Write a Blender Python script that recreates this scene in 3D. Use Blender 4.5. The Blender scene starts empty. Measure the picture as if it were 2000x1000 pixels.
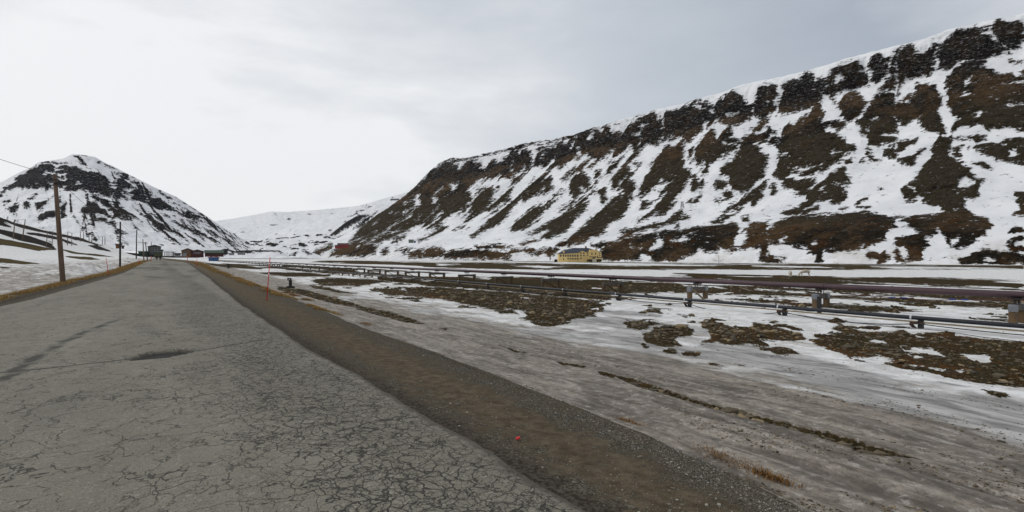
import bpy, bmesh, math, random
import numpy as np
from math import radians as R, sin, cos, pi
from mathutils import Vector, Matrix
random.seed(7); rng = np.random.default_rng(11)
sc = bpy.context.scene
COL = sc.collection

# ------------------------------------------------------------------ camera
A = math.atan(0.695); CA, SA = cos(A), sin(A)          # the road runs along +Y, the camera looks 34.8 deg to its right
EYE = 1.65; HOR = 503.0
cd = bpy.data.cameras.new('camera'); cam = bpy.data.objects.new('camera', cd); COL.objects.link(cam)
cam.location = (0, 0, EYE); cam.rotation_euler = (R(90), 0, -A)
cd.sensor_width = 36; cd.lens = 18; cd.shift_y = 0.0015; cd.clip_start = 0.05; cd.clip_end = 30000
sc.camera = cam
# ------------------------------------------------------------------ world, sun, exposure
SUN_EL, SUN_AZ = R(36), R(-42)                          # azimuth measured from +Y towards +X
w = bpy.data.worlds.new('World'); sc.world = w; w.use_nodes = True
nt = w.node_tree; nt.nodes.clear(); L = nt.links.new
def wn(t, **k):
    n = nt.nodes.new(t)
    for a, b in k.items(): setattr(n, a, b)
    return n
sky = wn('ShaderNodeTexSky', sky_type='NISHITA', sun_disc=False); sky.sun_elevation = SUN_EL; sky.sun_rotation = SUN_AZ
sky.air_density = 1; sky.dust_density = 3
bgs = wn('ShaderNodeBackground'); bgs.inputs[1].default_value = 0.08; L(sky.outputs[0], bgs.inputs[0])
tc = wn('ShaderNodeTexCoord')
mp = wn('ShaderNodeMapping'); mp.inputs['Scale'].default_value = (1, 1, 3.2); L(tc.outputs['Generated'], mp.inputs[0])
nz = wn('ShaderNodeTexNoise'); nz.inputs['Scale'].default_value = 1.7; nz.inputs['Detail'].default_value = 5; nz.inputs['Roughness'].default_value = .5; nz.inputs['Distortion'].default_value = .4
L(mp.outputs[0], nz.inputs[0])
# glow of the clouds in front of the veiled sun: brightness falls off away from that direction, then is raised again behind the camera
def direction(px, py):
    v = Vector(((px-1000)/1000*CA+SA, -(px-1000)/1000*SA+CA, (HOR-py)/1000)); return v.normalized()
def dotn(v):
    d = wn('ShaderNodeVectorMath', operation='DOT_PRODUCT'); L(tc.outputs['Generated'], d.inputs[0]); d.inputs[1].default_value = v; return d.outputs['Value']
def mr(s, a, b, c, d_):
    m = wn('ShaderNodeMapRange', interpolation_type='SMOOTHSTEP'); L(s, m.inputs[0])
    for i, v in enumerate((a, b, c, d_)): m.inputs[i+1].default_value = v
    return m.outputs[0]
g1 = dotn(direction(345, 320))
def mth(op, a, b):
    m = wn('ShaderNodeMath', operation=op)
    for i, v in enumerate((a, b)):
        if isinstance(v, (int, float)): m.inputs[i].default_value = v
        else: L(v, m.inputs[i])
    return m.outputs[0]
nz2 = wn('ShaderNodeTexNoise'); nz2.inputs['Scale'].default_value = 4.5; nz2.inputs['Detail'].default_value = 7; nz2.inputs['Roughness'].default_value = .58; L(mp.outputs[0], nz2.inputs[0])
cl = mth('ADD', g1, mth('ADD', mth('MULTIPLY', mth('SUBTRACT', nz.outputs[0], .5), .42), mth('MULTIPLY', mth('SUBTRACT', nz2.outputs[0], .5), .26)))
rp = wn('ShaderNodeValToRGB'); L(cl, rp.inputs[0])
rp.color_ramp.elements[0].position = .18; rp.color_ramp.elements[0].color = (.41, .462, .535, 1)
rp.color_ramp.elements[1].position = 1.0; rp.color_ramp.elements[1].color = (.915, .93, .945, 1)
rp.color_ramp.elements[0].position = .12; rp.color_ramp.elements[0].color = (.74, .76, .79, 1); e = rp.color_ramp.elements.new(.36); e.color = (.415, .467, .54, 1); e = rp.color_ramp.elements.new(.76); e.color = (.60, .645, .70, 1); e = rp.color_ramp.elements.new(.93); e.color = (.80, .82, .85, 1)  # lowest stop: unseen sky behind the camera, brightened to light the mountain faces
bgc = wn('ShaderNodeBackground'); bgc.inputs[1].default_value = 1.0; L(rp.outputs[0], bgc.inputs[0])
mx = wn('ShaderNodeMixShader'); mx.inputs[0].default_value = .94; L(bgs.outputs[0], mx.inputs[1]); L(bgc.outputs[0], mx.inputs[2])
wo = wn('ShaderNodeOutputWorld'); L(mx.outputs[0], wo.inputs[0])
sd_ = bpy.data.lights.new('sun', 'SUN'); sd_.energy = 1.15; sd_.angle = R(11); sd_.color = (1, .96, .9)
so = bpy.data.objects.new('sun', sd_); COL.objects.link(so)
sv = Vector((sin(SUN_AZ)*cos(SUN_EL), cos(SUN_AZ)*cos(SUN_EL), sin(SUN_EL)))
so.rotation_euler = sv.to_track_quat('Z', 'Y').to_euler()
vs = sc.view_settings; vs.view_transform = 'Standard'; vs.look = 'None'; vs.gamma = 1; vs.exposure = 0.0; vs.use_curve_mapping = False
sc.cycles.volume_bounces = 0; sc.cycles.max_bounces = 5; sc.cycles.volume_step_rate = 10; sc.cycles.volume_max_steps = 32

# ------------------------------------------------------------------ node helpers
class NT:
    def __init__(s, name):
        s.m = bpy.data.materials.new(name); s.m.use_nodes = True; s.t = s.m.node_tree; s.t.nodes.clear()
        s.out = s.t.nodes.new('ShaderNodeOutputMaterial'); s.b = s.t.nodes.new('ShaderNodeBsdfPrincipled')
        s.t.links.new(s.b.outputs[0], s.out.inputs[0]); s.tc = s.t.nodes.new('ShaderNodeTexCoord'); s.P = s.tc.outputs['Object']
    def set(s, inp, v):
        if isinstance(v, bpy.types.NodeSocket): s.t.links.new(v, inp)
        elif hasattr(inp.default_value, '__len__') and not isinstance(v, (int, float)):
            inp.default_value = tuple(v)+((1,) if len(inp.default_value) == 4 and len(v) == 3 else ())
        else: inp.default_value = v
    def M(s, op, a, b=0, c=None, clamp=False):
        n = s.t.nodes.new('ShaderNodeMath'); n.operation = op; n.use_clamp = clamp; s.set(n.inputs[0], a); s.set(n.inputs[1], b)
        if c is not None: s.set(n.inputs[2], c)
        return n.outputs[0]
    def mix(s, f, a, b, mode='MIX'):
        n = s.t.nodes.new('ShaderNodeMix'); n.data_type = 'RGBA'; n.blend_type = mode; s.set(n.inputs[0], f)
        s.set(n.inputs[6], a); s.set(n.inputs[7], b); return n.outputs[2]
    def map(s, scale=(1, 1, 1), loc=(0, 0, 0), rot=(0, 0, 0), src=None):
        n = s.t.nodes.new('ShaderNodeMapping'); s.set(n.inputs[0], src or s.P); n.inputs['Scale'].default_value = scale
        n.inputs['Location'].default_value = loc; n.inputs['Rotation'].default_value = rot; return n.outputs[0]
    def noise(s, scale, det=4, rough=.55, src=None, dist=0, col=False):
        n = s.t.nodes.new('ShaderNodeTexNoise'); s.set(n.inputs['Vector'], src or s.P); n.inputs['Scale'].default_value = scale
        n.inputs['Detail'].default_value = det; n.inputs['Roughness'].default_value = rough; n.inputs['Distortion'].default_value = dist
        return n.outputs['Color' if col else 'Fac']
    def vor(s, scale, feat='F1', src=None, out='Distance', rnd=1):
        n = s.t.nodes.new('ShaderNodeTexVoronoi'); n.feature = feat; s.set(n.inputs['Vector'], src or s.P)
        n.inputs['Scale'].default_value = scale; n.inputs['Randomness'].default_value = rnd; return n.outputs[out]
    def ss(s, v, a, b, c=0., d=1.):
        n = s.t.nodes.new('ShaderNodeMapRange'); n.interpolation_type = 'SMOOTHSTEP'; s.set(n.inputs[0], v)
        for i, x in enumerate((a, b, c, d)): s.set(n.inputs[i+1], x)
        return n.outputs[0]
    def attr(s, name):
        n = s.t.nodes.new('ShaderNodeAttribute'); n.attribute_name = name; return n.outputs['Fac']
    def xyz(s, src=None):
        n = s.t.nodes.new('ShaderNodeSeparateXYZ'); s.set(n.inputs[0], src or s.P); return n.outputs
    def vadd(s, a, b, scale=1.):
        n = s.t.nodes.new('ShaderNodeVectorMath'); n.operation = 'MULTIPLY_ADD'; s.set(n.inputs[0], b); n.inputs[1].default_value = (scale,)*3; s.set(n.inputs[2], a)
        return n.outputs[0]
    def bump(s, h, strength=.5, dist=.02, nrm=None):
        n = s.t.nodes.new('ShaderNodeBump'); s.set(n.inputs['Height'], h); n.inputs['Strength'].default_value = strength; n.inputs['Distance'].default_value = dist
        if nrm: s.set(n.inputs['Normal'], nrm)
        return n.outputs[0]
    def fin(s, col, rough=.8, nrm=None, metal=0, spec=.4):
        s.set(s.b.inputs['Base Color'], col); s.set(s.b.inputs['Roughness'], rough); s.set(s.b.inputs['Metallic'], metal)
        s.set(s.b.inputs['Specular IOR Level'], spec)
        if nrm: s.set(s.b.inputs['Normal'], nrm)
        return s.m
def weathered(name, c1, c2, scale=3, rough=.6, stretch=(1, 1, 1), metal=0, fine=30):
    n = NT(name); p = n.map(stretch); f = n.M('MULTIPLY_ADD', n.noise(fine, 3, src=p), .5, n.M('MULTIPLY', n.noise(scale, 4, src=p), .5))
    return n.fin(n.mix(n.ss(f, .35, .65), c1, c2), rough, n.bump(n.noise(fine, 3, src=p), .3, .01), metal)
M = {}
M['creosote'] = weathered('brown_pole_wood', (.15, .098, .066), (.07, .047, .033), 1.5, .8, (6, 6, .6))
M['darkpole'] = weathered('dark_pole_wood', (.035, .028, .025), (.018, .015, .014), 1.5, .8, (6, 6, .6))
M['greypole'] = weathered('weathered_pole_wood', (.17, .13, .10), (.09, .065, .05), 1.5, .85, (6, 6, .6))
M['timber'] = weathered('stained_timber', (.135, .085, .040), (.05, .033, .02), 2, .8, (3, 3, .8))
M['timber_grey'] = weathered('grey_timber', (.12, .105, .09), (.05, .043, .038), 2.5, .85, (2, 2, 2))
M['tan'] = weathered('tan_timber', (.26, .205, .13), (.14, .108, .066), 1, .8, (2, .5, 2))
M['zinc'] = weathered('zinc_sheet', (.25, .27, .29), (.14, .15, .165), 3, .5, metal=.3)
M['maroon'] = weathered('maroon_pipe_cladding', (.070, .036, .043), (.042, .022, .027), .8, .5, (1, .25, 1), fine=8)
M['bluepipe'] = weathered('dark_blue_pipe_plastic', (.017, .021, .028), (.009, .011, .016), .9, .55, (1, .3, 1), fine=8)
M['black'] = weathered('black_iron', (.022, .02, .02), (.009, .009, .01), 4, .7)
M['rust'] = weathered('rusty_iron', (.08, .035, .02), (.02, .012, .01), 4, .8)
M['strap'] = weathered('pale_strap_plastic', (.62, .64, .66), (.42, .44, .46), 4, .6)
M['cable'] = weathered('black_cable_rubber', (.014, .014, .016), (.02, .02, .022), 4, .6)
M['redpaint'] = weathered('red_marker_plastic', (.68, .022, .022), (.5, .016, .018), 4, .5)
M['redpipe'] = weathered('red_brown_pipe', (.12, .025, .018), (.06, .016, .014), 4, .5)
M['blueknob'] = weathered('blue_valve_plastic', (.012, .05, .26), (.008, .035, .18), 4, .4)
M['reflect'] = weathered('white_reflective_band', (.75, .75, .75), (.6, .6, .6), 4, .4)
M['yellow'] = weathered('ochre_yellow_render', (.80, .60, .26), (.72, .53, .22), .25, .85, fine=3)
M['slate'] = weathered('blue_slate_roof', (.042, .052, .075), (.024, .03, .046), .3, .6, (1, 1, 4), fine=3)
M['brickred'] = weathered('brown_chimney_brick', (.14, .075, .05), (.08, .04, .03), 2, .85)
M['cream'] = weathered('cream_render', (.68, .63, .48), (.56, .51, .38), .5, .85)
M['hallframe'] = weathered('grey_window_frame', (.10, .09, .07), (.07, .06, .05), 2, .6)
M['greyframe'] = weathered('dull_window_frame', (.22, .21, .2), (.16, .15, .14), 2, .6)
M['window'] = weathered('dark_window_glass', (.03, .034, .042), (.055, .06, .07), 1, .15, fine=2)
M['frame'] = weathered('white_window_frame', (.62, .6, .55), (.5, .48, .44), 2, .6)
M['navy'] = weathered('navy_boards', (.012, .02, .028), (.008, .013, .018), .5, .7, (1, 1, 5))
M['darkgreen'] = weathered('dark_green_boards', (.02, .042, .028), (.012, .025, .018), .5, .8, (1, 1, 5))
M['olive'] = weathered('olive_boards', (.09, .10, .03), (.055, .06, .02), .5, .8, (1, 1, 5))
M['orange'] = weathered('orange_brown_boards', (.15, .07, .025), (.09, .042, .018), .5, .8, (1, 1, 5))
M['darkred'] = weathered('dark_red_boards', (.055, .016, .015), (.033, .010, .010), .5, .8, (1, 1, 5))
M['brightred'] = weathered('bright_red_boards', (.20, .018, .022), (.13, .014, .016), .5, .8, (1, 1, 5))
M['roofgreen'] = weathered('green_sheet_roof', (.016, .05, .026), (.010, .03, .017), .3, .6)
M['roofblack'] = weathered('black_felt_roof', (.02, .02, .022), (.012, .012, .014), .3, .8)
M['blueboard'] = weathered('blue_boards', (.03, .09, .22), (.02, .06, .15), .3, .7, (1, 1, 5))
M['grey'] = weathered('grey_concrete', (.26, .26, .27), (.16, .16, .17), .5, .8)
M['greygreen'] = weathered('grey_green_sheet', (.12, .16, .13), (.08, .11, .09), .5, .8)
M['cloth'] = weathered('black_cloth', (.012, .012, .015), (.02, .02, .024), 8, .9)
M['jeans'] = weathered('navy_cloth', (.012, .018, .032), (.02, .026, .04), 8, .9)
M['skin'] = weathered('skin', (.45, .28, .2), (.4, .24, .17), 8, .6)
M['hair'] = weathered('dark_hair', (.02, .014, .01), (.03, .02, .015), 20, .7)
M['fur'] = weathered('cream_fur', (.60, .53, .43), (.40, .34, .27), 5, .95)
M['antler'] = weathered('grey_antler', (.3, .25, .2), (.2, .17, .14), 20, .8)
M['wrapper'] = weathered('red_foil_wrapper', (.75, .03, .03), (.6, .02, .02), 20, .3)

# ------------------------------------------------------------------ object helpers
def put(o, parent=None):
    COL.objects.link(o)
    if parent is not None: o.parent = parent
    return o
def tag(o, label=None, cat=None, group=None, kind=None):
    if label: o['label'] = label
    if cat: o['category'] = cat
    if group: o['group'] = group
    if kind: o['kind'] = kind
    return o
def thing(name, label, cat, loc=(0, 0, 0), rz=0, group=None):
    o = bpy.data.objects.new(name, None); o.empty_display_size = .3; put(o); o.location = loc; o.rotation_euler = (0, 0, rz)
    return tag(o, label, cat, group)
def mesh_np(name, V, F, mat, smooth=True, parent=None, attrs=None):
    me = bpy.data.meshes.new(name); V = np.asarray(V, dtype=np.float32); F = np.asarray(F, dtype=np.int32)
    k = F.shape[1]; me.vertices.add(len(V)); me.vertices.foreach_set('co', V.ravel()); me.loops.add(F.size); me.loops.foreach_set('vertex_index', F.ravel())
    me.polygons.add(len(F)); me.polygons.foreach_set('loop_start', np.arange(0, F.size, k, dtype=np.int32))
    me.polygons.foreach_set('use_smooth', np.full(len(F), smooth)); me.update(calc_edges=True)
    for a, v in (attrs or {}).items():
        at = me.attributes.new(a, 'FLOAT', 'POINT'); at.data.foreach_set('value', np.asarray(v, dtype=np.float32).ravel())
    me.materials.append(mat); o = bpy.data.objects.new(name, me); return put(o, parent)
def bm_obj(name, bm, mat, parent=None, smooth=False, bevel=0):
    if bevel: bmesh.ops.bevel(bm, geom=[e for e in bm.edges], offset=bevel, segments=1, affect='EDGES', profile=.5)
    me = bpy.data.meshes.new(name); bmesh.ops.recalc_face_normals(bm, faces=bm.faces); bm.to_mesh(me); bm.free(); me.materials.append(mat)
    for p in me.polygons: p.use_smooth = smooth
    return put(bpy.data.objects.new(name, me), parent)
def box(bm, c, s, rot=None):
    m = Matrix.Translation(c)
    if rot is not None: m = m @ rot
    bmesh.ops.create_cube(bm, size=1, matrix=m @ Matrix.Diagonal((*s, 1)))
def bar(bm, a, b, wd, ht=None):
    a, b = Vector(a), Vector(b); d = b-a
    q = d.to_track_quat('Z', 'Y').to_matrix().to_4x4()
    bmesh.ops.create_cube(bm, size=1, matrix=Matrix.Translation((a+b)/2) @ q @ Matrix.Diagonal((wd, ht or wd, d.length, 1)))
def cyl(bm, a, b, r1, r2=None, seg=10):
    a, b = Vector(a), Vector(b); d = b-a
    q = d.to_track_quat('Z', 'Y').to_matrix().to_4x4()
    bmesh.ops.create_cone(bm, segments=seg, radius1=r1, radius2=r1 if r2 is None else r2, depth=d.length, cap_ends=True, matrix=Matrix.Translation((a+b)/2) @ q)
def tube(bm, pts, r, seg=8):
    pts = [Vector(p) for p in pts]; rings = []
    for i, p in enumerate(pts):
        d = (pts[min(i+1, len(pts)-1)]-pts[max(i-1, 0)]).normalized(); u = d.cross(Vector((0, 0, 1)))
        if u.length < 1e-3: u = Vector((1, 0, 0))
        u.normalize(); v = u.cross(d); rr = r[i] if isinstance(r, (list, tuple)) else r
        rings.append([bm.verts.new(p+(u*cos(2*pi*k/seg)+v*sin(2*pi*k/seg))*rr) for k in range(seg)])
    for a, b in zip(rings, rings[1:]):
        for k in range(seg): bm.faces.new((a[k], a[(k+1) % seg], b[(k+1) % seg], b[k]))
    bm.faces.new(rings[0][::-1]); bm.faces.new(rings[-1])
def dup(root, loc, rz=None, label=None, group=None):
    r = root.copy(); COL.objects.link(r); r.location = loc
    if rz is not None: r.rotation_euler = (0, 0, rz)
    if label: r['label'] = label
    if group: r['group'] = group
    for ch in list(root.children):
        c = ch.copy(); COL.objects.link(c); c.parent = r
        for g in ch.children:
            d = g.copy(); COL.objects.link(d); d.parent = c
    return r

# ------------------------------------------------------------------ noise and traced patches
TBL = rng.random((256, 256))
def vnoise(x, y, seed=0):
    x = np.asarray(x)+seed*17.31; y = np.asarray(y)+seed*9.77
    xi = np.floor(x).astype(np.int64); yi = np.floor(y).astype(np.int64); fx = x-xi; fy = y-yi
    fx = fx*fx*(3-2*fx); fy = fy*fy*(3-2*fy); x0 = xi & 255; x1 = (xi+1) & 255; y0 = yi & 255; y1 = (yi+1) & 255
    return (TBL[x0, y0]*(1-fx)+TBL[x1, y0]*fx)*(1-fy)+(TBL[x0, y1]*(1-fx)+TBL[x1, y1]*fx)*fy
def fbm(x, y, octv=4, seed=0, gain=.5):
    r = 0; a = 1; t = 0
    for i in range(octv): r = r+a*(vnoise(x*2**i, y*2**i, seed+i*3)-.5)*2; t += a; a *= gain
    return r/t
def sstep(x, a, b): t = np.clip((x-a)/(b-a), 0, 1); return t*t*(3-2*t)
def T(x0, y0, s, *strs):
    out = []
    for q in strs:
        p = np.array([[float(c) for c in a.split(',')] for a in q.split()]); out.append(np.c_[x0+p[:, 0]/s, y0+p[:, 1]/s])
    return out
def sd_poly(px, py, P, margin):
    """signed distance (negative inside) to the nearest polygon of the list, clipped at margin"""
    sd = np.full(px.shape, float(margin))
    for p in P:
        lo = p.min(0)-margin; hi = p.max(0)+margin
        m = np.where((px > lo[0]) & (px < hi[0]) & (py > lo[1]) & (py < hi[1]))[0]
        if not len(m): continue
        x = px[m]; y = py[m]; d2 = np.full(len(m), 1e18); ins = np.zeros(len(m), bool)
        for (ax, ay), (bx, by) in zip(p, np.roll(p, -1, 0)):
            ex, ey = bx-ax, by-ay; t = np.clip(((x-ax)*ex+(y-ay)*ey)/(ex*ex+ey*ey+1e-9), 0, 1)
            d2 = np.minimum(d2, (x-ax-t*ex)**2+(y-ay-t*ey)**2)
            if ay != by: c = ((ay > y) != (by > y)) & (x < (bx-ax)*(y-ay)/(by-ay)+ax); ins ^= c
        d = np.sqrt(d2); d[ins] *= -1; sd[m] = np.minimum(sd[m], d)
    return sd
def project(V):
    t, s, z = V[:, 0], V[:, 1], V[:, 2]; X = t*CA-s*SA; Y = t*SA+s*CA
    Ys = np.where(Y > .5, Y, .5); px = 1000+1000*X/Ys; py = HOR-1000*(z-EYE)/Ys
    px = np.where(Y > .5, px, -9999); return px, py
def wpt(px, py, Y): X = (px-1000)/1000*Y; return (X*CA+Y*SA, -X*SA+Y*CA, EYE+(HOR-py)/1000*Y)

# ------------------------------------------------------------------ ground height
def edge_t(s): return np.interp(s, [-50, 0, 1.5, 3.5, 12, 24, 44, 106, 200, 400], [3.4, 3.5, 3.69, 4.0, 4.3, 4.75, 5.3, 7.5, 9, 10])
def road_l(s): return np.interp(s, [-50, 24, 28, 50, 67, 110, 208, 400], [4.4, 4.35, 4.05, 3.35, 2.9, 2.75, 2.4, 2.4])
def road_r(s): return np.interp(s, [-50, 12, 20, 35, 44, 61, 83, 130, 160, 200], [2.3, 2.33, 2.5, 3.0, 3.4, 3.95, 4.6, 5.9, 5.8, 3.2])
def verge_l(s): return np.interp(s, [-50, 30, 55, 70, 110, 208, 400], [5.5, 5.5, 4.9, 4.2, 3.8, 3.1, 3.1])
def ground_z(t, s, detail=True):
    t = np.asarray(t, float); s = np.asarray(s, float)
    te = edge_t(s); d = t-te
    right = np.interp(d, [-1.5, 0, .25, 1.5, 6, 16, 40, 90, 150, 400, 700, 1500], [0, -.10, -.2, -.27, -.5, -.65, -.9, -1.5, -2, -4, -5.6, -7])
    hill = np.interp(-t+5.5-verge_l(s), [4.4, 5.6, 8, 20, 30, 40, 50, 62, 75, 85, 105, 200, 600], [0, -.08, -.18, .3, 2, 5, 9.6, 16.5, 24.5, 27.2, 29, 34, 60])
    fade = 1-.55*sstep(s, 1100, 1900)
    hill = np.where(hill > 0, hill*fade, hill)
    z = np.where(t > 0, right, hill)
    rise = .66*sstep(s, 60, 210)*(1-sstep(np.abs(t-0), 12, 40))
    far = np.maximum(s-1300, 0)*.006
    z = z+rise+far
    if detail:
        off = sstep(np.abs(t+.9), 5.2, 7.5)
        z = z+off*(fbm(t/9, s/9, 3, 2)*.13*np.minimum(1, np.abs(t)/14)+fbm(t/2.2, s/2.2, 3, 5)*.05)
        z = z+sstep(-t, 40, 90)*fbm(t/40, s/60, 4, 9)*3.5
    return z
def gz(t, s): return float(ground_z(np.array([t]), np.array([s]))[0])
def ground_at(px, py):
    """where the line of sight through a photo point meets the ground"""
    a = (px-1000)/1000; Y = np.geomspace(2.5, 4000, 6000); t = a*Y*CA+Y*SA; s = -a*Y*SA+Y*CA; z = ground_z(t, s)
    line = EYE+(HOR-py)/1000*Y; i = np.argmax(z > line)
    if i == 0: i = len(Y)-1
    return float(t[i]), float(s[i]), float(z[i]), float(Y[i])

# ------------------------------------------------------------------ traced cover of the valley floor
BROWN = T(0, 0, 1,
 "735,565 850,560 1000,570 1100,580 1175,590 1160,610 1100,632 1060,632 1010,622 1040,610 1000,605 960,605 920,597 860,585 760,578",
 "610,548 650,543 720,545 760,550 700,560 620,558", "505,535 530,531 600,533 650,536 640,541 560,541",
 "735,540 800,545 870,552 990,560 930,566 850,560 740,548", "960,604 1000,606 1010,614 970,612", "850,540 1000,548 1100,554 1185,563 1190,588 1100,580 1000,570 900,562 850,556", "560,517 700,524 850,531 950,538 1000,544 900,541 760,534 620,526 540,521", "1180,548 1340,556 1350,572 1220,566",
 "640,508 1000,510 1400,514 2000,517 2000,526 1500,527 1200,527 1100,526 960,527 850,524 800,520 700,516 600,512",
 "1310,534 1420,535 1560,539 1650,542 1800,542 1900,544 2000,548 2000,575 1800,562 1450,552 1250,545 1150,540 900,530 1000,533 1100,537 1250,540 1350,541",
 "960,540 1080,543 1150,546 1250,550 1450,556 1600,563 1800,572 2100,585 2100,612 1980,604 1750,592 1600,583 1450,578 1350,574 1300,571 1220,573 1100,562 950,550", "1450,586 1600,594 1700,598 1745,602 1720,612 1620,604 1500,594 1450,590", "1150,574 1230,580 1200,583 1160,580",
 "440,514 560,520 700,525 850,533 950,545 850,545 700,537 560,530 440,522 390,515",
 "1400,582 1500,588 1560,592 1480,592", "1700,602 1800,606 1760,612 1690,608", "1910,622 2000,628 2000,632 1930,630")
BROWN += T(1200, 600, 2.5, "130,20 190,5 280,12 230,20 220,40 150,40", "310,40 380,45 350,55", "70,70 180,60 240,85 130,115 75,105",
 "150,130 280,90 350,85 390,115 380,140 300,150 330,190 230,195 160,170",
 "425,70 480,75 560,95 620,110 700,78 760,90 900,130 940,160 870,170 720,165 700,190 640,180 570,190 500,170 400,180 480,150 450,120 480,100",
 "700,190 800,195 860,200 920,235 820,240 740,210",
 "1045,100 1110,85 1200,115 1300,120 1400,112 1470,145 1550,150 1650,140 2000,170 2400,190 2400,480 2000,395 1900,380 1720,370 1650,340 1620,310 1400,275 1290,240 1150,245 1000,190 940,160 1050,150 1330,180 1300,160 1110,130",
 "1800,405 1900,420 1970,440 1880,445", "480,285 550,290 520,298", "570,275 640,285 600,290", "230,222 290,228 260,232", "350,210 410,235 370,225", "500,265 545,275", "145,193 175,198 160,203")
BROWN_HOLES = T(1200, 600, 2.5, "1400,195 1560,210 1625,250 1480,255 1430,225", "1680,230 1840,240 1850,270 1790,275", "1650,300 1730,305 1690,320") + T(0, 0, 1,
 "620,507 900,510 1200,514 1350,517 1400,520 1250,518.5 1050,513.5 850,511.5", "1050,519 1120,521 1060,523.5 1000,520.5", "1470,519 1600,521.5 1650,524 1500,521", "1700,520 1850,521.5 1990,525 1750,524.5",
 "700,517 760,519 720,521", "850,515 900,516 860,519", "1330,572 1450,577 1600,582 1750,591 1980,606 1980,624 1850,612 1750,600 1600,592 1450,588 1350,578",
 "1090,539 1200,542 1180,544", "1370,545 1430,547 1400,549", "1640,549 1800,555 1950,560 1800,559", "1330,556 1400,560 1420,565 1360,562", "1450,565 1600,570 1750,577 1900,587 1980,592 1980,595 1850,588 1700,580 1560,573",
 "560,522 640,527 610,530", "700,528 800,534 760,536", "480,518 540,521 500,522")
GRAVEL = T(1200, 600, 2.5, "0,335 100,350 200,380 330,430 450,470 560,485 700,530 900,580 1060,620 1220,670 1400,720 1500,748 1380,735 1200,705 1000,640 800,580 600,530 430,480 260,430 100,385") + \
 T(500, 600, 2.5, "490,10 560,5 680,30 760,55 830,80 740,75 600,40", "870,95 940,100 930,110", "1180,180 1280,210 1370,225 1260,215", "1450,255 1540,275 1640,290 1600,295 1500,280", "1660,305 1750,330 1750,345 1680,325") + \
 T(0, 0, 1, "545,560 600,567 640,578 690,592 730,605 700,602 640,590 590,576 540,566", "600,555 640,562 700,575 660,572 610,562")
WET = T(0, 0, 1, "1080,600 1230,610 1350,620 1500,660 1700,730 2000,780 2200,830 2200,900 2000,880 1800,830 1500,730 1300,700 1150,680 1050,660 1000,640 1050,620", "590,560 700,575 850,600 900,625 800,610 680,590 600,572")
LEFTBAND = T(0, 290, 4, "-300,440 0,530 60,550 200,600 340,640 480,665 620,700 760,745 900,790 880,780 740,750 600,715 440,680 300,650 160,620 60,580 0,560 -300,500",
 "190,655 300,660 450,690 600,745 500,725 380,700 220,670", "-300,590 0,630 100,650 250,690 400,740 440,790 300,750 150,720 0,665 -300,640",
 "680,755 760,755 840,790 880,810 760,790", "0,925 90,930 60,940 0,938", "-300,500 0,575 100,610 0,600 -300,540")
LEFTGRASS = T(0, 290, 4, "-300,690 0,700 150,730 300,760 450,790 300,800 150,770 0,755 -300,740", "450,780 600,810 800,830 900,850 750,840 560,820", "500,840 620,845 700,845 790,870 640,870 540,855", "-300,830 0,855 150,875 330,900 180,905 0,895 -300,880")

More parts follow.
